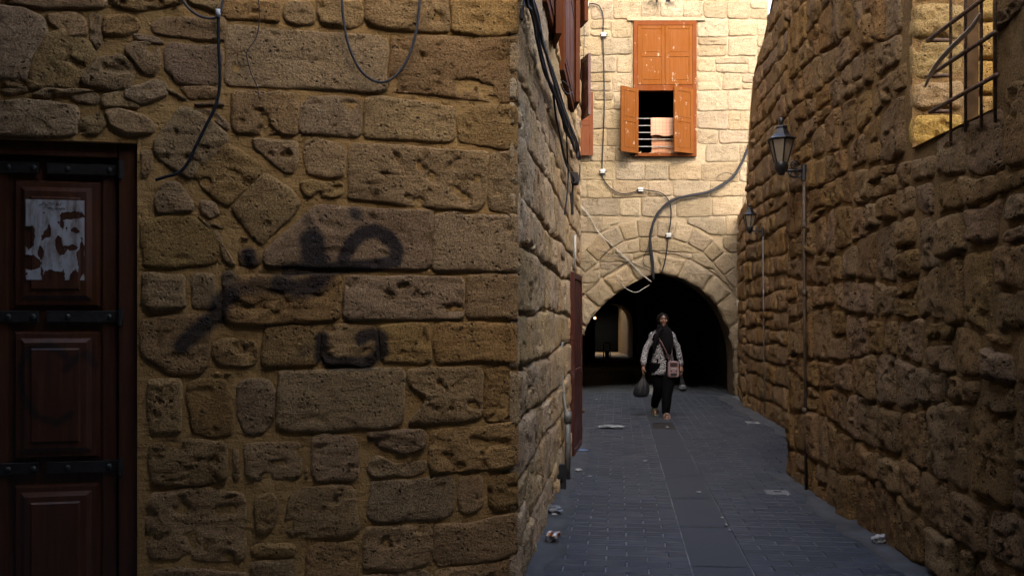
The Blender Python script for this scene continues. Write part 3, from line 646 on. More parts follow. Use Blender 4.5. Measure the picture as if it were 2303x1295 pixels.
# tunnel behind the arch
m = MB(); XL, XR, YT0, YT1, ZV = .9, 4.75, 18.3, 34., 2.95
def vault(m, XL, XR, Y0, Y1, zs, zc, n=12):
    pr = [(XL, -.05)]+[(XL+(XR-XL)*(.5-.5*math.cos(math.pi*k/n)), zs+(zc-zs)*math.sin(math.pi*k/n)) for k in range(n+1)]+[(XR, -.05)]
    for a, b in zip(pr[:-1], pr[1:]): m.add([(a[0], Y0, a[1]), (b[0], Y0, b[1]), (b[0], Y1, b[1]), (a[0], Y1, a[1])], [(0, 1, 2, 3)])
    return pr
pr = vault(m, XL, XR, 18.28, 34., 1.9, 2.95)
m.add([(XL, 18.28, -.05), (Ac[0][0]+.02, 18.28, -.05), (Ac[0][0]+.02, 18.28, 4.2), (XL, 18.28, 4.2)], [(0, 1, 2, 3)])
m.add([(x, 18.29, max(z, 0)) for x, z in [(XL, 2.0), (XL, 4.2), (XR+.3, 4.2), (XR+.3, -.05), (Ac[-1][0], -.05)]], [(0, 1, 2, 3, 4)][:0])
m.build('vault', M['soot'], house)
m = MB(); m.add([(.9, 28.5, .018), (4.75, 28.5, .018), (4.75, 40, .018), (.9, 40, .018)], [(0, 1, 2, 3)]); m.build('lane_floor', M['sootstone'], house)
# inner cross wall with a lower arch on the left, and the lit court behind it
m = MB(); AX0, AX1 = 3.18, 4.62; n = 14
ar = [(AX0, -.05)]+[(AX0+(AX1-AX0)*(.5-.5*math.cos(math.pi*k/n)), 1.25+.85*math.sin(math.pi*k/n)**.85) for k in range(n+1)]+[(AX1, -.05)]
for a, b in zip(ar[:-1], ar[1:]):
    if abs(a[0]-b[0]) > 1e-6: m.add([(a[0], 34, a[1]), (b[0], 34, b[1]), (b[0], 34, 4.5), (a[0], 34, 4.5)], [(0, 1, 2, 3)])
m.add([(-1, 34, -.05), (AX0, 34, -.05), (AX0, 34, 4.5), (-1, 34, 4.5)], [(0, 1, 2, 3)]).add([(AX1, 34, -.05), (7, 34, -.05), (7, 34, 4.5), (AX1, 34, 4.5)], [(0, 1, 2, 3)])
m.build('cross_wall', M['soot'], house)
m = MB()
for a, b in zip(ar[:-1], ar[1:]): m.add([(a[0], 34, a[1]), (b[0], 34, b[1]), (b[0], 35.6, b[1]), (a[0], 35.6, a[1])], [(0, 1, 2, 3)])
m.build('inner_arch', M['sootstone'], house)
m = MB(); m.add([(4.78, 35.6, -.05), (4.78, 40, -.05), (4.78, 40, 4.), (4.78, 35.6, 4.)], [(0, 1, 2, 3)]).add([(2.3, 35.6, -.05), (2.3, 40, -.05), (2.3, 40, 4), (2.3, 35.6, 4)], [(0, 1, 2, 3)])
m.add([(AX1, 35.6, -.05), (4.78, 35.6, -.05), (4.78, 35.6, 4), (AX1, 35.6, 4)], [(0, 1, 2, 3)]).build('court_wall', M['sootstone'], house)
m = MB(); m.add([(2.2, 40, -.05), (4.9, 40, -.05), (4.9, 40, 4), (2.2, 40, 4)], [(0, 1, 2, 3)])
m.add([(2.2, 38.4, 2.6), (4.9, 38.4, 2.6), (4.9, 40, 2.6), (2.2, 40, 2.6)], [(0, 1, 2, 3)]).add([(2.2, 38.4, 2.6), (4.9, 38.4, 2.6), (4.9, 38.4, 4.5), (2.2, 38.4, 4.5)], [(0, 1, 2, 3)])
m.build('end_passage', M['dark'], house)  # end wall coloured near-black so it reads as unlit

# ------------------------------------------------------------------ right-hand walls
def rU(x, y, h=0): return RIGHT.px(x, y, h)
rw = thing('rubble_wall', 'rough brown rubble stone wall with a barred window opening beside the alley', 'wall', (2.55, 5.4, 0))
WU0, WV0 = rU(2052, 330)[0], 2.62; WU1 = rU(2237, 260)[0]     # window: u grows towards the camera
UA, UB, RT = -3.28, 3.0, 4.7
rwall = wall_sheet('wall', RIGHT, UA, WU0, -.03, RT, .035, M['mortar_right'], rw, .014, seed=5)
wall_sheet('wall', RIGHT, WU1, UB, -.03, RT, .035, M['mortar_right'], rw, .014, seed=5)
wall_sheet('wall', RIGHT, WU0, WU1, -.03, WV0, .035, M['mortar_right'], rw, .014, seed=5)
wall_sheet('wall', RIGHT, WU0, WU1, 4.3, RT, .05, M['mortar_right'], rw, .014, seed=5)
m = MB(); m.add([RIGHT.p(UA, -.05, .0), RIGHT.p(UA, RT, .0), RIGHT.p(UA, RT, -1.6), RIGHT.p(UA, -.05, -1.6)], [(0, 1, 2, 3)])
m.add([RIGHT.p(UA, RT, 0), RIGHT.p(UB, RT, 0), RIGHT.p(UB, RT, -.55), RIGHT.p(UA, RT, -.55)], [(0, 1, 2, 3)])
m.build('end_wall', M['mortar_right'], rw)
# window reveal: depth .32, built of dressed yellow stones on the far jamb, sill and near jamb
m = MB(); D = -.32
m.add([RIGHT.p(WU0, WV0, .01), RIGHT.p(WU1, WV0, .01), RIGHT.p(WU1, WV0, D), RIGHT.p(WU0, WV0, D)], [(0, 1, 2, 3)]).add([RIGHT.p(WU1, WV0, .01), RIGHT.p(WU1, 4.3, .01), RIGHT.p(WU1, 4.3, D), RIGHT.p(WU1, WV0, D)], [(0, 1, 2, 3)])
m.add([RIGHT.p(WU0, WV0, .0), RIGHT.p(WU0, 4.3, .0), RIGHT.p(WU0, 4.3, D), RIGHT.p(WU0, WV0, D)], [(0, 1, 2, 3)]).add([RIGHT.p(WU0, 4.3, .0), RIGHT.p(WU1, 4.3, .0), RIGHT.p(WU1, 4.3, D), RIGHT.p(WU0, 4.3, D)], [(0, 1, 2, 3)])
m.build('window_reveal', M['mortar_right'], rw)
jf = Frame(RIGHT.p(WU0, 0, 0), (-RIGHT.N.x, -RIGHT.N.y))     # jamb face towards the camera, u runs into the wall
v = WV0+.01
for h in (.22, .2, .25, .24, .28, .26, .2):
    stone(jf, [(.0, v+.01), (.315, v+.012), (.318, v+h-.01), (.0, v+h-.012)], M['stone_window'], rwall, H=random.uniform(.02, .05), seg=.022, rings=7, rad=.05, wob=.012, rel=.014, pit=.02, name='jamb_stone'); v += h
# the roofless room behind the window: a pier, a board and a back wall in the open air
room = MB(); room.add([RIGHT.p(WU0-1.2, 0, -1.9), RIGHT.p(WU1+2.5, 0, -1.9), RIGHT.p(WU1+2.5, 4.2, -1.9), RIGHT.p(WU0-1.2, 4.2, -1.9)], [(0, 1, 2, 3)])
room.add([RIGHT.p(WU0-1.2, 0, -.55), RIGHT.p(WU0-1.2, 4.2, -.55), RIGHT.p(WU0-1.2, 4.2, -1.9), RIGHT.p(WU0-1.2, 0, -1.9)], [(0, 1, 2, 3)]).build('back_wall', M['mortar_right'], rw)
cr = Frame(RIGHT.p(WU0-1.17, 0, 0), (-RIGHT.N.x, -RIGHT.N.y)); v = 2.3
while v < 4.3:
    rd = random.Random(int(v*100)); hh = rd.uniform(.2, .3); u = .91
    while u < 1.85:
        wd = rd.uniform(.22, .4); stone(cr, [(u+.01, v+.01), (u+wd-.01, v+.012), (u+wd-.012, v+hh-.01), (u+.008, v+hh-.012)], M['stone_window'], rwall, H=rd.uniform(.015, .04), seg=.03, rings=5, rad=.04, wob=.012, rel=.012, pit=.018, name='room_stone'); u += wd
    v += hh
m = MB(); m.fbox(cr, .45, .83, 2.2, 4.3, .0, .03); m.build('dark_recess', M['dark'], rw)  # flat near-black slab stands in for the shade of an opening
m = MB(); m.fbox(cr, .81, .90, 2.2, 4.3, .031, .10, .004); m.build('wooden_post', simple('old_brown_board', (.05, .028, .012), .9, 0, .4, 8, .2, .1), rw)
# iron grille, a little proud of the wall
gr = MB(); gh = .07
def rp(x, y, h): return RIGHT.at(x, y, h)
grille = None; bars = [((2121, -60), (2130, 306)), ((2154, -60), (2163, 285)), ((2187, -60), (2198, 274)), ((2224, -60), (2229, 262))]
hb = [((2086, 92), (2214, -3)), ((2088, 170), (2225, 84)), ((2092, 252), (2230, 176))]
for i, (a, b) in enumerate(bars):
    U, _ = RIGHT.px(b[0], b[1], gh); p = MB(); _, vb = RIGHT.px(b[0], b[1], gh); p.tube([RIGHT.p(U, vb-.03, gh-.02), RIGHT.p(U, 4.3, gh-.02)], .0085, 8)
    o = p.build('grille', M['rust'], rw, True) if grille is None else p.build('bar', M['rust'], grille, True); grille = grille or o
for a, b in hb:
    ua, va = RIGHT.px(a[0], a[1], gh); ub, vb = RIGHT.px(b[0], b[1], gh); vm = (va+vb)/2; p = MB()
    p.tube([RIGHT.p(ua, vm, gh), RIGHT.p(ub+.06, vm, gh)], .0125, 8); p.tube([RIGHT.p(ua+.01, vm, gh), RIGHT.p(ua+.01, vm, -.05)], .012, 8); p.build('bar', M['rust'], grille, True)
st = MB(); pts = spline([rp(2080, 197, .1), rp(2100, 155, .13), rp(2130, 118, .12), rp(2160, 88, .1), rp(2185, 62, .09), rp(2205, 30, .07)], 8)
st.tube(pts, [.006+.012*math.sin(math.pi*i/(len(pts)-1))**.6 for i in range(len(pts))], 6, True, .25)
tag(st.build('plastic_strip', simple('pale_plastic_film', (.50, .40, .28), .4, 0, .2), None, True), 'pale torn plastic strip snagged across the iron window grille', 'litter')
for P in courses(UA-.1, UB, -.03, 5.2, (.22, .36), (.22, .46), .022, .032, 55, .055, 2.6):
    c = cen(P)
    if c[0] > 2.95 or c[0] < UA: continue
    if c[1] > 1.75+.36*(5.43-c[0])+.3: continue
    if WU0-.12 < c[0] < WU1+.08 and c[1] > WV0-.06: continue
    if c[1] > WV0-.1: P = [((min(p[0], WU0-.0) if c[0] < WU0 else max(p[0], WU1)), p[1]) for p in P]
    elif WU0 < c[0] < WU1: P = [(p[0], min(p[1], WV0-.005)) for p in P]
    P = [(max(p[0], UA+.01), max(p[1], -.03)) for p in P]
    if area(np.array(P)) < .006: continue
    r = random.random(); H = random.uniform(.010, .026) if r < .88 else random.uniform(.035, .055)
    stone(RIGHT, P, M['stone_right'], rwall, H=H, seg=.024, rings=8, rad=.03, wob=.014, rel=.0075, pit=.024, tilt=.010, edge=.006+H*.10, sink=.055, lf=8)
rc = thing('ruined_wall', 'old orange brown block wall set back behind the rubble wall, its top ruined', 'wall', (4, 14, 0))
def rtop(u):       # top edge falls away at the far end (u grows towards the camera)
    Y = 12.25-u; return float(np.interp(Y, [7, 12.5, 13.2, 13.98, 14.7, 14.9, 15.2, 15.35], [6.9, 6.7, 6.35, 5.85, 5.6, 5.35, 4.6, 4.0]))
cw = wall_sheet('wall', RECESS, -3.12, 4.2, -.03, 6.3, .05, M['mortar_right'], rc, .016, top=rtop, seed=8)
for P in courses(-3.1, 1.9, -.03, 6.7, (.24, .36), (.32, .62), .02, .016, 77, .03, 2.2):
    c = cen(P)
    if c[0] > 1.6: continue
    tp = min(rtop(p[0]) for p in P)
    if c[1] > tp: continue
    P = [(max(p[0], -3.1), max(min(p[1], rtop(p[0])+.04), -.03)) for p in P]
    if area(np.array(P)) < .01: continue
    stone(RECESS, P, M['stone_right'], cw, H=random.uniform(.012, .045), seg=.05, rings=4, rad=.05, wob=.015, rel=.014, pit=.015, edge=.02)
m = MB(); E = RECESS
for ua, ub in zip(np.linspace(-3.12, 4.2, 40)[:-1], np.linspace(-3.12, 4.2, 40)[1:]):
    m.add([E.p(ua, rtop(ua), 0), E.p(ub, rtop(ub), 0), E.p(ub, rtop(ub), -.6), E.p(ua, rtop(ua), -.6)], [(0, 1, 2, 3)])
m.add([E.p(-3.12, -.05, 0), E.p(-3.12, rtop(-3.12), 0), E.p(-3.12, rtop(-3.12), -1.), E.p(-3.12, -.05, -1.)], [(0, 1, 2, 3)]); m.build('wall_top', M['mortar_right'], rc)
# lower pier between the ruined wall and the passage house
pr_ = Frame((4.28, 15.4, 0), (-.05, -1)); pw = wall_sheet('wall', Frame((4.50, 17.68, 0), (-.47, -2.3)), 0, 2.36, -.03, 3.6, .06, M['mortar_right'], rc, .012, seed=4)
pf = Frame((4.50, 17.68, 0), (-.47, -2.3))
for P in courses(.05, 2.35, -.03, 3.5, (.24, .36), (.3, .6), .022, .016, 78, .02):
    P = [(min(max(p[0], .02), 2.36), max(p[1], -.03)) for p in P]
    if area(np.array(P)) < .01: continue
    stone(pf, P, M['stone_right'], pw, H=random.uniform(.012, .04), seg=.06, rings=3, rad=.05, wob=.014, rel=.012, pit=.012)

# ------------------------------------------------------------------ paving
N = NT('grey_joint_mortar'); co = N.n('NewGeometry').outputs['Position']
f = N.n('TexNoise', {'Vector': co, 'Scale': 3., 'Detail': 9, 'Roughness': .7}).outputs[0]; f2 = N.n('TexNoise', {'Vector': co, 'Scale': 60., 'Detail': 6}).outputs[0]
N.set('Base Color', N.mix(N.ramp(f, .35, .65), (.042, .048, .057), (.24, .25, .26))); N.set('Roughness', .85); N.set('Normal', N.n('Bump', {'Height': f2, 'Strength': .5, 'Distance': .004}).outputs[0]); M['joint'] = N.m
N = NT('slate_paver'); co = N.n('NewGeometry').outputs['Position']; rnd = N.n('ObjectInfo').outputs['Random']; tn = N.n('Attribute', attribute_name='tone').outputs['Fac']
f = N.n('TexNoise', {'Vector': co, 'Scale': 2.2, 'Detail': 8, 'Roughness': .7}).outputs[0]; f2 = N.n('TexNoise', {'Vector': co, 'Scale': 110., 'Detail': 6, 'Roughness': .7}).outputs[0]
rr = N.math('FRACT', N.math('ADD', N.math('MULTIPLY', rnd, 9.1), tn))
c = N.mix(rr, (.010, .0155, .023), (.025, .0315, .041)); c = N.mix(N.ramp(f, .5, .75, 0., .5), c, (.036, .036, .036)); c = N.mix(N.ramp(f2, .5, .8, 0., .5), c, (.012, .013, .016))
N.set('Base Color', c); N.set('Roughness', N.ramp(f, .3, .7, .5, .72)); N.set('Specular IOR Level', .4); N.set('Normal', N.n('Bump', {'Height': f2, 'Strength': .5, 'Distance': .004}).outputs[0]); M['paver'] = N.m
N = NT('smooth_channel_concrete'); co = N.n('NewGeometry').outputs['Position']
f = N.n('TexNoise', {'Vector': co, 'Scale': 1.7, 'Detail': 9, 'Roughness': .65}).outputs[0]; f2 = N.n('TexNoise', {'Vector': co, 'Scale': 140., 'Detail': 5}).outputs[0]
N.set('Base Color', N.mix(N.ramp(f2, .4, .75), N.mix(N.ramp(f, .35, .68), (.015, .0195, .026), (.021, .026, .033)), (.013, .014, .017))); N.set('Roughness', .7)
N.set('Normal', N.n('Bump', {'Height': f2, 'Strength': .3, 'Distance': .003}).outputs[0]); M['channel'] = N.m
pave = mesh('pavement', [(-60, -40, 0), (80, -40, 0), (80, 90, 0), (-60, 90, 0)], [(0, 1, 2, 3)], M['joint']); pave['kind'] = 'structure'
PA = Vector((.119, 1, 0)).normalized(); PB = Vector((PA.y, -PA.x, 0)); P0 = Vector((1.09, 5.34, 0))
def pav(s, t, z=0): return P0+PA*s+PB*t+Vector((0, 0, z))
m = MB(); segs = [-4+1.05*i for i in range(17)]
for a, b in zip(segs[:-1], segs[1:]):
    g = .006; m.add([pav(a+g, .003, .009), pav(b-g, .003, .009), pav(b-g, .360, .009), pav(a+g, .360, .009)], [(3, 2, 1, 0)])
m.build('drain_channel', M['channel'], pave)
def side_x(Y): return .125*Y-.591 if Y < 12.3 else .8
def right_x(Y): return 2.52+.055*(Y-5.43) if Y < 8.6 else (3.8+.08*(Y-12.25) if Y < 17.7 else 4.9)
pv = []; LW, RW = .263, .1305
for i in range(-34, 160):
    s = i*RW; o = (i % 2)*LW/2
    for side, t0, t1 in ((0, -LW*6, 0.), (1, .364, 3.)):
        k = 0; t = t0+o-LW
        while t < t1:
            a, b = max(t, t0 if side else t), min(t+LW, t1); t += LW
            if b-a < .06: continue
            if side == 0:
                a, b = a-.0, min(b, 0.)
                # run the bond from the channel outwards
            c = pav(s+RW/2, (a+b)/2)
            if c.x < side_x(c.y)-.02 or c.x > right_x(c.y)-.0 or c.y > 26 or c.y < 3.6: continue
            if c.y < 4.9 and c.x < -.5: continue
            pv.append((c, b-a, s))
vis = [p for p in pv if p[0].y > 5.2 and -.05 < (p[0].x/p[0].y) < .58]
vis.sort(key=lambda p: p[0].y); near = vis[:295]; ids = set(id(p) for p in near); rest = [p for p in pv if id(p) not in ids]
shapes = {}
rd = random.Random(9)
def paver_geo(wd, dep, rd):
    g = .0045; e = .006; hx, hy = wd/2-g, dep/2-g; z = .009+rd.uniform(0, .004); jit = lambda: rd.uniform(-.0015, .0015)
    V = [(-hx, -hy, -.01), (hx, -hy, -.01), (hx, hy, -.01), (-hx, hy, -.01), (-hx, -hy, z*.4), (hx, -hy, z*.4), (hx, hy, z*.4), (-hx, hy, z*.4)]
    V += [(-hx+e, -hy+e, z+jit()), (hx-e, -hy+e, z+jit()), (hx-e, hy-e, z+jit()), (-hx+e, hy-e, z+jit())]
    Fc = [(8, 9, 10, 11)]
    for a in (0, 4):
        for k in range(4): Fc.append((a+k, a+(k+1) % 4, a+4+(k+1) % 4, a+4+k))
    return V, Fc
MX = Matrix((PB, PA, (0, 0, 1))).transposed()
for c, wd, s in near:
    key = (round(wd, 2), rd.randrange(4))
    if key not in shapes:
        V, Fc = paver_geo(wd, RW, rd); V = [MX @ Vector(v) for v in V]; o = mesh('paver', V, Fc, M['paver'], pave, False, tuple(c)); shapes[key] = o
    else:
        o = shapes[key].copy(); COL.objects.link(o); o.location = c; WLOC[o] = Vector(c)
m = MB(); tones = []
for c, wd, s in rest:
    V, Fc = paver_geo(wd, RW, rd); m.add([MX @ Vector(v)+c for v in V], Fc); tones += [rd.random()]*len(V)
o = mesh('paver', m.V, m.F, M['paver'], pave, False, (0, 0, 0), {'tone': tones}); o['kind'] = 'stuff'
# rough concrete margins along the foot of the walls
M['margin'] = simple('dirty_margin_concrete', (.034, .037, .040), .85, 0, .45, 5, .4)
def margin(fx, y0, y1, w0, sgn, sd_):
    V = []; Fc = []; n = 60
    for i in range(n+1):
        Y = y0+(y1-y0)*i/n; x = fx(Y); ww = w0*(1+.5*float(fbm(np.array([[Y*1.7, .3, .1]]), 1.3, sd_, 3)[0]))
        V += [(x-sgn*.06, Y, .035), (x+sgn*ww*.4, Y, .016), (x+sgn*ww, Y, .0125), (x+sgn*ww, Y, 0)]
    for i in range(n):
        for k in range(3): a = i*4+k; Fc.append((a, a+1, a+5, a+4) if sgn < 0 else (a, a+4, a+5, a+1))
    mesh('margin', V, Fc, M['margin'], pave, True)
margin(side_x, 5.0, 12.2, .16, 1, 3); margin(lambda Y: 2.52+.055*(Y-5.43), 3., 8.72, .17, -1, 6); margin(lambda Y: 3.8+.08*(Y-12.25), 9., 17.6, .2, -1, 9)
def cover(name, x0, y0, x1, y1, mat, label, cat, studs=False):
    a, b, c_, d = gp(x0, y1), gp(x1, y1), gp(x1, y0), gp(x0, y0); cx = (a+b+c_+d)/4; hw_, hd = (b-a).length/2, abs(d.y-a.y)/2
    t = thing(name, label, cat, (cx.x, cx.y, 0)); fr = lambda u, v, z: cx+PB*u+PA*v+Vector((0, 0, z)); m = MB()
    for q, z0, z1 in ((1., .0, .013), ):
        P = [fr(-hw_, -hd, z0), fr(hw_, -hd, z0), fr(hw_, hd, z0), fr(-hw_, hd, z0)]; k = .94; m.hexa(P+[fr(-hw_*k, -hd*k, z1), fr(hw_*k, -hd*k, z1), fr(hw_*k, hd*k, z1), fr(-hw_*k, hd*k, z1)])
    m.build('cover_frame', mat, t); m = MB()
    for i in range(5):
        v = -hd*.7+hd*1.4*i/4; P = [fr(-hw_*.8, v-.008, .013), fr(hw_*.8, v-.008, .013), fr(hw_*.8, v+.008, .013), fr(-hw_*.8, v+.008, .013)]; m.hexa(P+[p+Vector((0, 0, .004)) for p in P])
    m.build('grid_rib', mat, t); m = MB(); P = [fr(-.03, -.012, .0135), fr(.03, -.012, .0135), fr(.03, .012, .0135), fr(-.03, .012, .0135)]
    m.hexa(P+[p+Vector((0, 0, .0065)) for p in P]); m.build('lifting_slot', M['iron'], t)
cover('manhole_cover', 1464, 951, 1518, 967, simple('dark_rusty_cover', (.018, .014, .012), .7, .3, .4, 40, .3), 'dark rusty square manhole cover in the channel before the woman', 'manhole cover')
cover('utility_cover', 1720, 1104, 1776, 1114, simple('pale_cover', (.19, .20, .21), .55, .4, .3, 50, .3), 'pale metal utility cover beside the foot of the tall grey conduit', 'utility cover')
cover('utility_cover', 1677, 949, 1709, 954, simple('white_cover', (.24, .24, .24), .6, .2, .2, 50, .3), 'small whitish utility cover near the ruined wall and farther lantern', 'utility cover')

# ------------------------------------------------------------------ lanterns
def lantern(c, zt, arm, label, conduit_px, fr, s=1.):
    L = thing('wall_lantern', label, 'lantern', (c[0], c[1], zt), 'black wall lanterns on the right wall'); z = zt
    P = lambda prof, n, name, mat, sm=False, par_=L, rot=R(30): MB().lathe([(r*s, q*s) for r, q in prof], n, (c[0], c[1], z), rot).build(name, mat, par_, sm)
    P([(.012, -.01), (.02, -.02), (.024, -.045), (.014, -.075), (.013, -.085), (.02, -.09)], 12, 'finial', M['black_paint'], True)
    P([(.05, -.088), (.056, -.1), (.05, -.112), (.06, -.13), (.075, -.165), (.105, -.19), (.132, -.2), (.134, -.207), (.11, -.21)], 6, 'lamp_roof', M['black_paint'])
    r0, z0, r1, z1 = .112*s, z-.21*s, .056*s, z-.415*s
    fm = MB(); body = None
    for k in range(6):
        t = R(30+60*k); a = Vector((c[0]+r0*math.cos(t), c[1]+r0*math.sin(t), z0)); b = Vector((c[0]+r1*math.cos(t), c[1]+r1*math.sin(t), z1)); fm.tube([a, b], .008*s, 5)
        t2 = R(90+60*k); fm.tube([a, (c[0]+r0*math.cos(t2), c[1]+r0*math.sin(t2), z0)], .006*s, 5)
    fm.build('frame', M['black_paint'], L)
    for k in range(6):
        t, t2 = R(31+60*k), R(89+60*k); q = .97; g = MB()
        g.add([(c[0]+r0*q*math.cos(t), c[1]+r0*q*math.sin(t), z0), (c[0]+r0*q*math.cos(t2), c[1]+r0*q*math.sin(t2), z0), (c[0]+r1*q*math.cos(t2), c[1]+r1*q*math.sin(t2), z1), (c[0]+r1*q*math.cos(t), c[1]+r1*q*math.sin(t), z1)], [(0, 3, 2, 1)])
        g.build('glass_pane', M['lamp_glass'], L)
    P([(.058, -.412), (.062, -.42), (.06, -.47), (.035, -.5), (.03, -.52), (.012, -.53)], 12, 'lamp_base', M['black_paint'], True)
    b = MB(); za = z-.475*s; W = Vector((c[0], c[1], 0))-fr.N*arm
    at = lambda d, q: Vector((c[0], c[1], 0))-fr.N*d+Vector((0, 0, q))
    b.tube([at(.03, za-.01), at(arm*.5, za-.012), at(arm, za-.01)], .013*s, 8)
    for rr_, off, zz in ((.036, .6, .045), (.018, .6, .045), (.026, .55, -.05)):
        pts = [at(arm*off+rr_*s*math.cos(a), za+zz*s*.9+rr_*s*math.sin(a)) for a in [2*math.pi*i/16 for i in range(15)]]; b.tube(pts, .0065*s, 6)
    b.tube([at(.06, za-.02), at(arm*.4, za-.06*s), at(arm*.8, za-.07*s), at(arm, za-.03*s)], .007*s, 6)
    b.build('bracket', M['black_paint'], L, True)
    b = MB(); b.tube([at(arm+.0, za+.04), at(arm+.0, za-.1*s)], .026*s, 8); b.tube([at(arm, za-.02), at(arm+.14, za-.02)], .012, 6); b.build('wall_mount', M['black_paint'], L)
    return at(arm, za-.1*s)
N = NT('frosted_lantern_glass'); co = N.n('TexCoord').outputs['Object']; f = N.n('TexNoise', {'Vector': co, 'Scale': 9., 'Detail': 6}).outputs[0]
N.set('Base Color', N.mix(N.ramp(f, .3, .7), (.20, .165, .12), (.28, .235, .17))); N.set('Roughness', .35); N.set('Transmission Weight', .35); N.set('Alpha', .9); M['lamp_glass'] = N.m
Y1 = 7.95; q1 = lantern(((1757-CX)/F*Y1, Y1), CAM_H+(HY-262)/F*Y1, .2, 'larger black lantern on the rubble wall above the thick grey conduit', None, RIGHT)
Y2 = 13.7; q2 = lantern(((1686-CX)/F*Y2, Y2), CAM_H+(HY-457)/F*Y2, .2, 'smaller farther black lantern on the ruined block wall near the arch', None, RECESS, .88)
m = MB(); m.tube([q1, q1+Vector((.0, 0, -.5)), (q1.x+.005, q1.y, 1.6), (q1.x+.02, q1.y, 0)], .0135, 10)
cd = m.build('conduit_pipe', M['pipe'], None, True); tag(cd, 'grey brown conduit running down the rubble wall from the larger lantern', 'pipe')
for z in (.7, 1.75, 2.35): MB().tube([(q1.x+.004, q1.y, z), (q1.x+.004, q1.y, z+.05)], .019, 10).build('pipe_collar', M['pipe'], cd, True)
m = MB(); m.tube([q2, (q2.x+.01, q2.y, 1.6), (q2.x+.03, q2.y, 0)], .0085, 8); tag(m.build('conduit_pipe', M['pipe_grey'], None, True), 'thin pale conduit running down the ruined wall from the smaller lantern', 'pipe')

# ------------------------------------------------------------------ shutters, doors and pipes on the side wall
def su(x): u, _ = SIDE.px(x, 300); return u
def flush_window(ua, ub, v0, v1):
    b = MB(); t = .07
    b.fbox(SIDE, ua, ua+t, v0, v1, -.02, .05).fbox(SIDE, ub-t, ub, v0, v1, -.02, .05).fbox(SIDE, ua+t, ub-t, v0, v0+t, -.02, .052); w_ = b.build('window', M['frame_wood'], corner)
    mid = (ua+ub)/2
    for a, c in ((ua+t+.004, mid-.003), (mid+.003, ub-t-.004)):
        O = SIDE.p(a, 0, .045); leaf(O, math.atan2(SIDE.U.y, SIDE.U.x), c-a, v0+t+.004, v1, M['shutter_red'], w_)
    return w_
def out_leaf(u, v0, v1, wd, ang, hinge=.03, mat='shutter_red', parent=None):
    O = SIDE.p(u, 0, hinge); a = math.atan2(SIDE.N.y, SIDE.N.x)+ang; return leaf(O, a, wd, v0, v1, M[mat], parent or corner, 'shutter', (0., .35, 1.), .045)
w1 = flush_window(su(1214), su(1236), 3.80, 5.6); w2 = flush_window(su(1256), su(1281), 3.82, 5.8)
out_leaf(su(1238), 3.74, 5.5, .40, R(-79), .02, 'shutter_red', w1); out_leaf(su(1284), 3.90, 5.7, .42, R(-79), .02, 'shutter_red', w2)
out_leaf(su(1300), 5.35, 6.6, .3, R(-70), .02, 'shutter_red', w2)
D0 = Vector((.945, 12.2, 0)); leaf(D0, math.atan2(11.85-12.2, 1.035-.945), .36, 4.26, 5.08, M['leaf_red'], corner)
# maroon door leaf folded back along the wall
a, b = Vector((.665, 9.84, 0)), Vector((.835, 10.86, 0)); d = b-a
dl = leaf(a, math.atan2(d.y, d.x), d.length, .01, 2.06, M['leaf_red'], corner, 'door', (0., .45, 1.), .05); dl['label'] = 'maroon door leaf standing open along the alley wall'
for z in (.42, 1.35, 1.85):
    MB().tube([b+Vector((-.02, -.03, z)), b+Vector((.05, -.05, z))], .018, 6).build('hinge', M['rust'], dl)
def ws(x, y, h): return SIDE.at(x, y, h)
g0 = Vector((.53, 8.5, 0))
m = MB(); m.tube([g0, g0+Vector((.004, 0, .62))], .030, 10); m.tube([g0+Vector((.002, 0, .55)), g0+Vector((.002, 0, .66))], .038, 10)
dp = m.build('drain_pipe', M['pipe_grey'], None, True); tag(dp, 'grey waste pipe rising from the paving against the building wall', 'pipe')
m = MB(); m.tube(spline([g0+Vector((-.005, 0, .64)), g0+Vector((-.03, -.02, .75)), g0+Vector((-.05, -.03, 1.0)), g0+Vector((-.055, -.03, 1.35))], 6), .012, 8)
tag(m.build('plastic_pipe', M['plastic_white'], None, True), 'thin white plastic pipe standing up out of the grey waste pipe', 'pipe')
m = MB(); m.tube([ws(1293, 528, .04), ws(1293, 612, .04)], .014, 6); tag(m.build('plastic_pipe', M['plastic_white'], None, True), 'short white conduit on the building wall above the maroon door leaf', 'pipe')
# black box with a round hole
bx = gp(1260, 1104); B = Frame((bx.x-.055, bx.y, 0), (1, .15)); n = 24; V = []; Fc = []; bw, bh, bd = .112, .235, .09
out = resample(round_poly([(0, 0), (bw, 0), (bw*.96, bh), (bw*.05, bh*.97)], .015), n)[:]; cc = np.array([bw*.5, bh*.36]); out = out[np.argsort(np.arctan2(out[:, 1]-cc[1], out[:, 0]-cc[0]))]
hole = np.array([(cc[0]+.021*math.cos(t), cc[1]+.024*math.sin(t)) for t in np.arctan2(out[:, 1]-cc[1], out[:, 0]-cc[0])])
for ring, h in ((out, -bd), (out, 0), (hole, 0), (hole, -bd)): V += [B.p(a, b_, h) for a, b_ in ring]
for r_ in range(4):
    for k in range(n): a, c_ = r_*n, ((r_+1) % 4)*n; Fc.append((a+k, a+(k+1) % n, c_+(k+1) % n, c_+k))
tag(mesh('black_box', V, Fc, M['box_black'], None), 'black rubber block with a round hole leaning at the wall foot', 'block')
# dark bracket on the side wall
m = MB(); p0 = SIDE.px(1282, 402, 0); m.fbox(SIDE, p0[0]-.12, p0[0]+.1, p0[1]-.07, p0[1]+.06, .0, .09, .01); m.fbox(SIDE, p0[0]-.03, p0[0]+.03, p0[1]-.4, p0[1]-.07, .0, .04)
tag(m.build('iron_bracket', M['iron'], None), 'dark iron bracket on the side wall below the tangled cables', 'bracket')

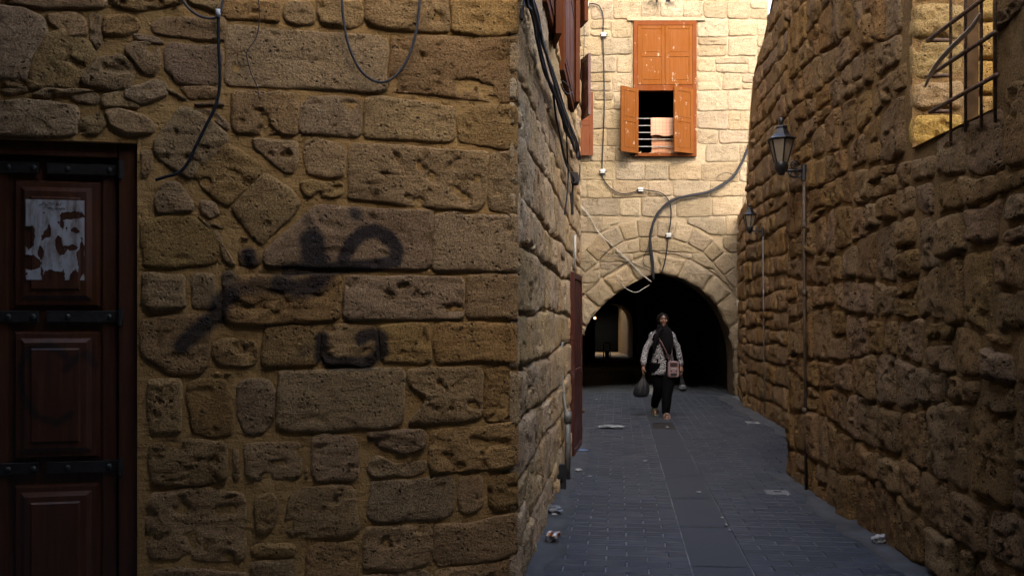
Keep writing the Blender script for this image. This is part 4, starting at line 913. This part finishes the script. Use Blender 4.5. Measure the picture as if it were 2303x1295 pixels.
# ------------------------------------------------------------------ cables
def cable(fr, pts, r, mat, label, h=.03, name='cable', group=None, strands=1, spread=0.):
    rd = random.Random(len(label)+len(pts)); root = None
    for s_ in range(strands):
        Q = [fr.at(x+(rd.uniform(-spread, spread) if s_ else 0), y+(rd.uniform(-spread, spread) if s_ else 0), h+(rd.uniform(0, spread*.004) if s_ else 0)) for x, y in pts]
        b = MB().tube(spline(Q, 6), r*(1 if not s_ else rd.uniform(.6, 1.)), 6); o = b.build(name if root is None else 'strand', mat, root, True)
        if root is None: root = o; tag(o, label, 'cable', group)
    return root
cable(FRONT, [(768, -30), (772, 40), (785, 105), (812, 160), (850, 185), (885, 175), (918, 130), (938, 60), (946, -30)], .0075, M['cable_grey'], 'grey cable hanging in a deep loop on the front wall', .05)
cable(FRONT, [(491, 38), (492, 110), (495, 180), (486, 235), (465, 280), (440, 330), (420, 370), (400, 390), (375, 397), (350, 405)], .008, M['cable'], 'dark cable curving down to the stone arch beside the door', .045)
cable(FRONT, [(402, -10), (425, 20), (450, 37), (475, 42), (491, 36), (498, 18), (503, -10)], .0065, M['cable_grey'], 'grey looped cable joined to the top of the dark door cable', .05)
m = MB(); m.tube([FRONT.at(491, 22, .05), FRONT.at(491, 40, .05)], .013, 8); tag(m.build('cable_joint', M['plastic_white'], None, True), 'white taped joint where two cables meet above the door', 'cable joint')
cable(FRONT, [(578, -20), (584, 30), (578, 80), (560, 110), (555, 125), (565, 165), (578, 195), (583, 222)], .0025, M['cable_grey'], 'hair thin wire wandering down the front wall', .035)
tag(cable(SIDE, [(1178, -30), (1199, 40), (1211, 100), (1230, 170), (1246, 203), (1260, 245), (1272, 290), (1287, 320), (1300, 345)], .011, M['cable'], 'thick tangled bundle of black cables along the side wall', .05, 'cable_bundle', None, 7, 4), 'thick tangled bundle of black cables along the side wall', 'cable bundle')
cable(SIDE, [(1190, -20), (1206, 40), (1222, 100), (1240, 160), (1256, 215), (1272, 255), (1285, 290), (1297, 325), (1302, 360)], .009, M['cable_grey'], 'dull grey cables sagging outside the black bundle', .10, 'cable', None, 5, 5)
cable(SIDE, [(1244, 215), (1250, 260), (1258, 300), (1268, 345), (1277, 375), (1288, 400), (1297, 415), (1303, 405), (1305, 370)], .008, M['cable'], 'black cable drooping in a loop below the bundle', .05, strands=2, spread=2)
cable(SIDE, [(1268, 235), (1273, 290), (1276, 350), (1278, 400), (1275, 440), (1270, 482)], .008, M['cable'], 'black cable dropping straight down past the iron bracket', .05)
cable(SIDE, [(1182, -15), (1177, 15), (1173, 45)], .007, M['cable'], 'short loose cable end at the top of the side wall', .05)
cable(SIDE, [(1180, -20), (1186, 12), (1197, 22), (1209, 28)], .009, M['cable'], 'short black cable crossing into the bundle top', .07)
cable(SIDE, [(1262, 180), (1275, 190), (1286, 205), (1280, 212), (1268, 205), (1262, 190)], .006, M['cable'], 'coiled spare cable below the second window', .12)
CF = 'cables on the far house front'
cable(FAR, [(1306, 8), (1340, 10), (1352, 22), (1357, 45), (1356, 80), (1358, 150), (1359, 230), (1357, 300), (1354, 385), (1358, 405), (1375, 425), (1395, 435), (1418, 434), (1440, 428), (1470, 430), (1490, 436), (1502, 448), (1509, 470), (1508, 500), (1503, 530), (1500, 560), (1495, 590), (1488, 612)], .012, M['cable'], 'thin dark cable running down the far house left of the shutters', .05)
cable(FAR, [(1684, 325), (1678, 345), (1665, 370), (1650, 394), (1625, 415), (1590, 432), (1550, 441), (1520, 447), (1495, 462), (1475, 487), (1464, 520), (1463, 550), (1467, 590), (1470, 628)], .022, M['cable'], 'thick black cable bundle curving down to the arch crown', .07, 'cable_bundle', None, 5, 2.4)
cable(FAR, [(1612, 399), (1625, 390), (1638, 389), (1650, 394)], .006, M['cable'], 'loose wire end curling off the thick bundle', .08)
cable(FAR, [(1303, 458), (1325, 485), (1345, 520), (1380, 555), (1410, 585), (1440, 612), (1466, 634)], .006, M['cable_white'], 'white cables slanting across the stonework down to the arch', .05, 'cable', None, 3, 3)
cable(FAR, [(1340, 560), (1366, 570), (1400, 580), (1440, 600), (1468, 612)], .006, M['cable'], 'thin dark wire slanting above the arch stones', .05)
cable(FAR, [(1387, 617), (1393, 632), (1405, 646), (1420, 655), (1433, 657), (1445, 650), (1460, 641)], .006, M['cable_white'], 'white cable loop dangling in front of the arch', .05)
cable(FAR, [(1460, 550), (1450, 572), (1446, 588), (1452, 597), (1465, 604)], .006, M['cable'], 'small dark wire loop beside the thick bundle', .05)
cable(FAR, [(1312, 30), (1314, 90), (1310, 160)], .006, M['cable'], 'short dark cable at the left end of the far house', .05)
for (x, y), lb in (((1357, 80), 'white junction box highest on the thin dark cable'), ((1355, 386), 'white junction box where the thin dark cable turns'), ((1440, 427), 'white junction box left of the thick cable bundle'), ((1503, 529), 'grey white junction box just above the arch'), ((1318, 12), 'white junction box at the upper left of the far house')):
    t = thing('junction_box', lb, 'junction box', (FU(x), 17.65, FV(y))); cx, cz = FU(x), FV(y)
    MB().fbox(FAR, cx-.055, cx+.055, cz-.045, cz+.045, .0, .075, .008).build('box', M['plastic_white'], t)
    MB().tube([(cx-.075, 17.64, cz-.01), (cx+.075, 17.64, cz-.01)], .018, 8).build('gland', M['cable_grey'], t, True)
m = MB()
for i in range(9): a = random.uniform(-.3, .3); m.tube([FAR.p(FU(1486)+a*.6, FV(2)+random.uniform(-.05, .05), .05), FAR.p(FU(1486)+a, FV(2)+random.uniform(-.02, .1), .16)], .018, 6)
tag(m.build('bracket_tangle', M['cable_grey'], None), 'tangle of metal and wire above the orange window', 'bracket')

# ------------------------------------------------------------------ litter
def crumple(name, c, size, mat, label, cat='litter', flat=1., seed=1, res=10, sx=1., sy=1.):
    V = []; Fc = []; n, mm = res*2, res
    for i in range(mm+1):
        p = -math.pi/2+math.pi*i/mm
        for k in range(n):
            t = 2*math.pi*k/n; V.append((math.cos(p)*math.cos(t), math.cos(p)*math.sin(t), math.sin(p)))
    A = np.array(V); q = 1+.5*fbm(A, 1.6, seed, 2)+.3*np.abs(fbm(A, 3.3, seed+3, 2)); A = A*q[:, None]*size*np.array([sx, sy, flat]); A[:, 2] -= A[:, 2].min()
    Fc = [(i*n+k, i*n+(k+1) % n, (i+1)*n+(k+1) % n, (i+1)*n+k) for i in range(mm) for k in range(n)]
    o = mesh(name, A+np.array([c.x, c.y, .012]), Fc, mat, None, False); return tag(o, label, cat)
N = NT('foil_wrapper'); f = N.n('TexNoise', {'Vector': N.n('TexCoord').outputs['Object'], 'Scale': 14., 'Detail': 2}).outputs[0]
N.set('Base Color', N.mix(N.ramp(f, .47, .53), (.3, .3, .32), (.14, .045, .008))); N.set('Roughness', .3); N.set('Metallic', .4); M['foil'] = N.m
M['bag_clear'] = simple('clear_plastic_film', (.14, .155, .17), .2, 0, .3, 15); M['tissue'] = simple('white_tissue', (.28, .275, .27), .9, 0, .1, 30); M['bag_white'] = simple('white_bag', (.20, .215, .22), .5, 0, .12, 20)
crumple('crumpled_wrapper', gp(1243, 1222), .042, M['foil'], 'crumpled silver and orange wrapper near the building corner', 'wrapper', .85, 3, 9)
crumple('plastic_film', gp(1240, 1158), .055, M['bag_clear'], 'crumpled clear plastic film against the building wall', 'litter', .5, 5, 10, 1.5, 1.2)
crumple('plastic_bag', gp(1370, 965), .10, M['bag_white'], 'flattened white plastic bag lying on the left paving', 'bag', .2, 10, 20, 1.5, .75)
crumple('tissue', gp(1978, 1226), .042, M['tissue'], 'crumpled white tissue near the foot of the rubble wall', 'tissue', .7, 12, 9, 1.1, .9)
crumple('paper_scrap', gp(1301, 1062), .022, M['tissue'], 'small white paper scrap beyond the grey waste pipe', 'litter', .6, 15, 7, 1.3, .8)
crumple('blue_wrapper', gp(1311, 1016), .03, simple('blue_film', (.08, .13, .26), .35), 'bluish wrapper by the maroon door leaf', 'wrapper', .3, 18, 7, 2., .9)
crumple('paper_scrap', gp(1299, 990), .05, M['tissue'], 'white paper caught at the foot of the maroon door leaf', 'litter', 1.6, 21, 7, .5, .6)
for i, (x, y) in enumerate(((1624, 1169), (1632, 1185), (1641, 1198))):
    crumple('pebble', gp(x, y), .009, M['tissue'], 'white pebbles dotted along the edge of the drain channel', 'pebble', .7, 30+i, 5)['group'] = 'white pebbles by the channel edge'
for i, (x, y, l) in enumerate(((1571, 1110, 'tiny pale scrap on the middle of the drain channel'), (1451, 1039, 'tiny pale scrap on the paving before the white bag'), (1500, 963, 'tiny pale scrap on the manhole cover'), (1342, 899, 'tiny pale scrap at the mouth of the passage'), (1327, 1074, 'tiny pale scrap in the lane between pipe and channel'))):
    crumple('scrap', gp(x, y), .014, M['tissue'], l, 'litter', .4, 40+i, 5, 1.6)

# ------------------------------------------------------------------ passage lamp and railing inside
lp = Vector(((1338-CX)/F*27, 27, CAM_H)); t = thing('passage_lamp', 'small glowing yellow lamp deep inside the dark passage', 'lamp', tuple(lp))
N = NT('lit_bulb'); N.set('Base Color', (.9, .6, .25)); N.set('Emission Color', (1, .62, .2)); N.set('Emission Strength', .9); 
MB().ball(lp, .035, 12, 8).build('bulb', N.m, t, True); MB().tube([lp+Vector((0, 0, .05)), lp+Vector((0, 0, .16))], .03, 8).build('lamp_holder', M['iron'], t)
pl = bpy.data.lights.new('passage_lamp_light', 'POINT'); pl.energy = .12; pl.color = (1, .6, .25); pl.shadow_soft_size = .06; lo = bpy.data.objects.new('passage_lamp_light', pl); link(lo, t, tuple(lp+Vector((.0, -.12, -.02))))
m = MB(); y_ = 33.; sx0 = (1366-CX)/F*y_
m.tube(spline([(sx0-.14, y_, .0), (sx0-.14, y_, .45), (sx0-.1, y_, .62), (sx0+.05, y_, .62), (sx0+.1, y_, .5), (sx0+.1, y_, 0)], 5), .022, 8); m.box((sx0-.08, y_-.05, 0), (sx0+.06, y_+.05, .34))
tag(m.build('hoop_bollard', M['iron'], None), 'dark hoop standing on the lit floor inside the passage', 'bollard')

# ------------------------------------------------------------------ woman walking
PX = Vector(((1490-CX)/F*13.9, 13.9, 0))
def L(x, y, z): return (PX.x+x, PX.y+y, z)
skin = NT('skin'); skin.set('Base Color', (.15, .075, .047)); skin.set('Roughness', .5); skin.set('Subsurface Weight', .08); M['skin'] = skin.m
N = NT('zebra_blouse'); co = N.n('TexCoord').outputs['Object']
wv = N.n('TexWave', {'Vector': co, 'Scale': 11., 'Distortion': 15., 'Detail': 2., 'Detail Scale': 1.6}, bands_direction='Z').outputs[1]
N.set('Base Color', N.mix(N.ramp(wv, .5, .6), (.005, .0045, .0045), (.38, .38, .41))); N.set('Roughness', .55); M['blouse'] = N.m
M['black_cloth'] = simple('black_cloth', (.004, .0035, .004), .9, 0, .3, 30, .2, .08); M['trousers'] = simple('black_trousers', (.0025, .0025, .003), .9, 0, .3, 30, .2, .06)
M['sandal'] = simple('beige_sandal', (.22, .15, .12), .6, 0, .15); M['bag_pink'] = simple('dusty_pink_leather', (.22, .145, .15), .45, 0, .15); M['sole'] = simple('brown_sole', (.06, .06, .035), .7)
M['bin_bag'] = simple('black_plastic_bag', (.014, .015, .018), .3, 0, .3, 20)
# body: overlapping tapered forms fused into one surface by a voxel remesh
b = MB()
def limb(pts, rad, n=12): b.tube(spline([L(*p) for p in pts], 4), list(np.interp(np.linspace(0, len(pts)-1, (len(pts)-1)*4+1), range(len(pts)), rad)), n)
b.lathe([(.1, .78), (.15, .85), (.145, .95), (.115, 1.06), (.13, 1.18), (.135, 1.27), (.115, 1.32), (.06, 1.36)], 20, L(0, 0, 0), 0, .68)
limb([(0, 0, 1.3), (0, -.005, 1.38), (0, -.01, 1.44)], [.06, .05, .048])
b.ball(L(.005, -.005, 1.525), (.072, .088, .098), 20, 14); b.ball(L(.005, -.035, 1.462), (.046, .05, .05), 14, 10)
b.ball(L(.005, -.098, 1.503), (.011, .016, .014), 10, 8); b.tube([L(.005, -.082, 1.545), L(.005, -.1, 1.508)], [.007, .010], 8); b.ball(L(-.028, -.075, 1.50), (.022, .018, .02), 10, 8); b.ball(L(.038, -.075, 1.50), (.022, .018, .02), 10, 8)
b.ball(L(.005, -.082, 1.555), (.05, .014, .014), 12, 8); b.ball(L(.005, -.082, 1.475), (.02, .012, .009), 10, 8); b.ball(L(.005, -.078, 1.435), (.02, .016, .014), 10, 8)
for s, el, wr in ((-1, (-.255, .03, 1.06), (-.30, -.02, .80)), (1, (.245, .04, 1.06), (.285, -.02, .80))):
    limb([(s*.09, 0, 1.29), (s*.142, 0, 1.275), (s*.172, .01, 1.2), el, wr], [.05, .052, .045, .036, .024])
    limb([wr, (wr[0]+s*.004, wr[1]-.005, .76), (wr[0]+s*.004, wr[1]-.008, .725)], [.024, .032, .03], 10)
    for q in range(4):
        x = wr[0]+s*.004; y = wr[1]-.034+.018*q; limb([(x, y, .735), (x+s*.01, y, .69-.004*(q in (1, 2))), (x-s*.012, y, .668), (x-s*.026, y, .685)], [.0095, .009, .0085, .007], 8)
    limb([(wr[0], wr[1]-.03, .765), (wr[0]-s*.02, wr[1]-.045, .73), (wr[0]-s*.03, wr[1]-.04, .70)], [.011, .010, .008], 8)
KF = [(.075, 0, .86), (.085, -.04, .66), (.055, -.12, .45), (.03, -.17, .25), (.02, -.19, .075)]; KB = [(-.075, 0, .86), (-.085, .02, .66), (-.055, .03, .45), (-.075, .16, .28), (-.085, .25, .155)]
limb(KF, [.095, .08, .056, .05, .034]); limb(KB, [.095, .08, .056, .05, .034])
limb([(.02, -.165, .045), (.02, -.24, .05), (.022, -.33, .03)], [.034, .035, .026], 12); limb([(-.085, .27, .14), (-.085, .21, .08), (-.085, .15, .03)], [.034, .033, .024], 12)
for q in range(5): limb([(-.006+.013*q, -.325, .03), (-.008+.014*q, -.355+.008*abs(q-1), .022)], [.011, .009], 8)
person = b.build('person', M['skin'], None, True)
rm = person.modifiers.new('fuse', 'REMESH'); rm.mode = 'VOXEL'; rm.voxel_size = .006; sm = person.modifiers.new('soft', 'SMOOTH'); sm.iterations = 3; sm.factor = .5
dg = bpy.context.evaluated_depsgraph_get(); me = bpy.data.meshes.new_from_object(person.evaluated_get(dg)); person.modifiers.clear(); person.data = me
me.polygons.foreach_set('use_smooth', [True]*len(me.polygons)); me.materials.clear(); me.materials.append(M['skin'])
tag(person, 'woman in black headscarf and zebra print blouse walking out of the passage', 'person')
def garment(name, mat, fn, noise=.006, f=9, seed=1):
    g = MB(); fn(g); A = np.array(g.V); A += (A-np.array([PX.x, PX.y, 1.]))*np.array([1, 1, .15])*(noise*6*fbm(A, f, seed, 2)[:, None]); g.V = [tuple(v) for v in A]; return g.build(name, mat, person, True)
def gb(g):
    prof = [(.185, .665), (.192, .70), (.188, .80), (.172, .90), (.155, 1.0), (.152, 1.1), (.158, 1.2), (.16, 1.27), (.142, 1.32), (.09, 1.36), (.06, 1.39)]
    g.lathe(prof, 32, L(0, 0, 0), 0, .66)
    for s, el, wr in ((-1, (-.258, .03, 1.06), (-.30, -.02, .815)), (1, (.248, .04, 1.06), (.285, -.02, .815))):
        g.tube(spline([L(s*.09, 0, 1.30), L(s*.145, 0, 1.275), L(s*.178, .012, 1.19), L(*el), L(*wr)], 5), list(np.interp(np.linspace(0, 4, 21), range(5), [.05, .056, .055, .048, .038])), 14)
garment('blouse', M['blouse'], gb, .010, 11)
def gt(g):
    for kk in (KF, KB): g.tube(spline([L(*p) for p in kk], 5), list(np.interp(np.linspace(0, 4, 21), range(5), [.125, .112, .088, .075, .058])), 14)
    g.lathe([(.13, .74), (.17, .8), (.16, .92)], 20, L(0, 0, 0), 0, .7)
garment('trousers', M['trousers'], gt, .008, 8, 4)
def gh_(g):
    V = []; n, mm = 28, 16            # hood with an opening for the face
    for i in range(mm+1):
        p = -1.15+(math.pi/2+1.15)*i/mm
        for k in range(n):
            t = 2*math.pi*k/n; V.append(L(.005+.094*math.cos(p)*math.cos(t), .012+.112*math.cos(p)*math.sin(t), 1.522+.112*math.sin(p)))
    Fc = []
    for i in range(mm):
        for k in range(n):
            ids_ = (i*n+k, i*n+(k+1) % n, (i+1)*n+(k+1) % n, (i+1)*n+k); c = np.mean([V[j] for j in ids_], axis=0)-np.array(L(.005, 0, 1.512))
            if c[1] < -.03 and (c[0]/.058)**2+(c[2]/.078)**2 < 1: continue
            Fc.append(ids_)
    g.add(V, Fc)
    g.lathe([(.17, 1.2), (.165, 1.28), (.12, 1.345), (.085, 1.395), (.082, 1.45)], 24, L(0, -.01, 0), 0, .82)
    g.tube(spline([L(.03, -.09, 1.40), L(.045, -.125, 1.3), L(.05, -.145, 1.15), L(.055, -.15, .99)], 5), list(np.interp(np.linspace(0, 3, 16), range(4), [.06, .095, .085, .055])), 14, True, .35)
    g.tube(spline([L(-.03, -.09, 1.38), L(-.09, -.115, 1.3), L(-.13, -.12, 1.16), L(-.155, -.1, 1.0)], 5), list(np.interp(np.linspace(0, 3, 16), range(4), [.05, .055, .05, .03])), 12, True, .4)
hs = garment('headscarf', M['black_cloth'], gh_, .004, 12, 7); so_ = hs.modifiers.new('thick', 'SOLIDIFY'); so_.thickness = .006
for s in (-1, 1):
    MB().ball(L(.005+s*.027, -.083, 1.533), (.014, .007, .006), 10, 6).build('eye', M['box_black'], person, True); MB().tube([L(.005+s*.012, -.094, 1.552), L(.005+s*.03, -.093, 1.557), L(.005+s*.045, -.082, 1.55)], .004, 6).build('eyebrow', M['box_black'], person, True)
MB().ball(L(.005, -.092, 1.474), (.021, .007, .007), 10, 6).build('lips', simple('lips', (.25, .09, .075), .5), person, True)
def sandal(pts, rad, strap, sole):
    g = MB().tube(spline([L(*p) for p in pts], 4), list(np.interp(np.linspace(0, 2, 9), range(3), rad)), 12, True, .28); g.tube(spline([L(*p) for p in strap], 4), .012, 8); g.build('sandal', sole, person, True)
sandal([(.02, -.14, .013), (.02, -.25, .013), (.022, -.365, .013)], [.036, .046, .042], [(-.03, -.27, .015), (-.015, -.275, .07), (.02, -.275, .088), (.055, -.275, .07), (.07, -.27, .015)], M['sandal'])
sandal([(-.085, .31, .12), (-.085, .21, .045), (-.085, .11, .012)], [.036, .046, .042], [(-.135, .2, .05), (-.12, .18, .1), (-.085, .18, .112), (-.05, .18, .1), (-.035, .2, .05)], M['sole'])
# shoulder bag
sb = thing('shoulder_bag', 'dusty pink box shaped shoulder bag hanging at the woman\'s hip', 'bag', L(.135, -.2, .66))
g = MB(); by0, by1 = -.20, -.135; pts = round_poly([(.05, .64), (.222, .64), (.215, .885), (.058, .885)], .03); pts = resample(pts, 28); n = 28
V = [L(x, by1, z) for x, z in pts]+[L(x, by0, z) for x, z in pts]+[L(.136+(x-.136)*.93, by0-.008, .762+(z-.762)*.95) for x, z in pts]
g.add(V, [(k, (k+1) % n, n+(k+1) % n, n+k) for k in range(n)]+[(n+k, n+(k+1) % n, 2*n+(k+1) % n, 2*n+k) for k in range(n)]+[tuple(range(2*n, 3*n)), tuple(range(n))[::-1]]); g.build('bag_body', M['bag_pink'], sb)
MB().box(L(.082, by0-.014, .80), L(.195, by0-.006, .865)).build('front_pocket', simple('dark_pocket', (.05, .03, .03), .3), sb)
MB().box(L(.09, by0-.014, .66), L(.185, by0-.006, .70)).build('lower_patch', M['box_black'], sb)
for x in (.098, .18): MB().ball(L(x, by0-.012, .735), (.013, .008, .013), 10, 6).build('stud', M['iron'], sb, True)
MB().box(L(.10, by0-.013, .768), L(.175, by0-.007, .782)).build('clasp', M['plastic_white'], sb)
MB().tube(spline([L(-.12, .0, 1.355), L(-.105, -.095, 1.3), L(-.03, -.155, 1.15), L(.04, -.175, 1.0), L(.07, -.165, .88)], 6), .012, 6, True, .5).build('bag_strap', simple('plum_strap', (.09, .04, .045), .6), sb, True)
def carrier(hx, hz, wd, ht, label, lean, seed):
    g = MB(); prof = [(.010, .01), (.016, -.04), (wd*.4, -.11), (wd*.72, -.17), (wd*.92, -.22), (wd, -ht*.74), (wd*.97, -ht*.86), (wd*.74, -ht*.97), (.02, -ht)]
    g.lathe(prof, 48, (0, 0, 0), 0, .62); A = np.array(g.V); ang = np.arctan2(A[:, 1], A[:, 0]); A[:, :2] *= (1+.10*np.sin(ang*7+seed)+.10*np.sin(ang*12+A[:, 2]*9))[:, None]*(1+.2*fbm(A, 11, seed, 3))[:, None]; A[:, 0] += lean*(-A[:, 2])
    A += np.array(L(hx, -.03, hz)); g.V = [tuple(v) for v in A]; return tag(g.build('carrier_bag', M['bin_bag'], None, True), label, 'bag')
carrier(-.30, .685, .12, .37, 'full black plastic carrier bag hanging from the hand opposite the pink bag', -.12, 1)
carrier(.285, .685, .07, .28, 'slim black plastic carrier bag held on the pink bag side', .12, 5)

# ------------------------------------------------------------------ unseen blockers added behind and above the camera to shape the light
def structure(name, V, Fc, mat): o = mesh(name, V, Fc, mat); o['kind'] = 'structure'; return o
m = MB(); zc = 4.2
P = [(-9, -6), (2.74, -6), (2.74, 3.2), (1.5, 1.7), (-.1, 2.0), (-1.5, 3.6), (-9, 3.8)]; n = len(P)  # lobed edge shaped to darken the door and front wall
m.add([(x, y, zc) for x, y in P]+[(x, y, zc+1.3) for x, y in P], [tuple(range(n))[::-1], tuple(range(n, 2*n))]+[(k, (k+1) % n, n+(k+1) % n, n+k) for k in range(n)])
structure('ceiling', m.V, m.F, M['mortar_right'])  # unseen slab added overhead to hold back sky light
m = MB(); m.add([(-9, -5.9, 0), (9, -5.9, 0), (9, -5.9, zc+3.), (-9, -5.9, zc+3.)], [(0, 1, 2, 3)]).add([(-9, -12, 0), (-9, 4, 0), (-9, 4, zc), (-9, -12, zc)], [(0, 1, 2, 3)])
m.add([(2.75, -12, 0), (2.75, 2.5, 0), (2.75, 2.5, zc), (2.75, -12, zc)], [(0, 1, 2, 3)])
structure('wall', m.V, m.F, M['mortar_right'])  # unseen walls added to close off light from behind and beside
m = MB(); m.box((-5., -16, 0), (8., -13, 26.3)); structure('wall', m.V, m.F, M['mortar_right'])  # unseen tower added to block the sun from the lower walls
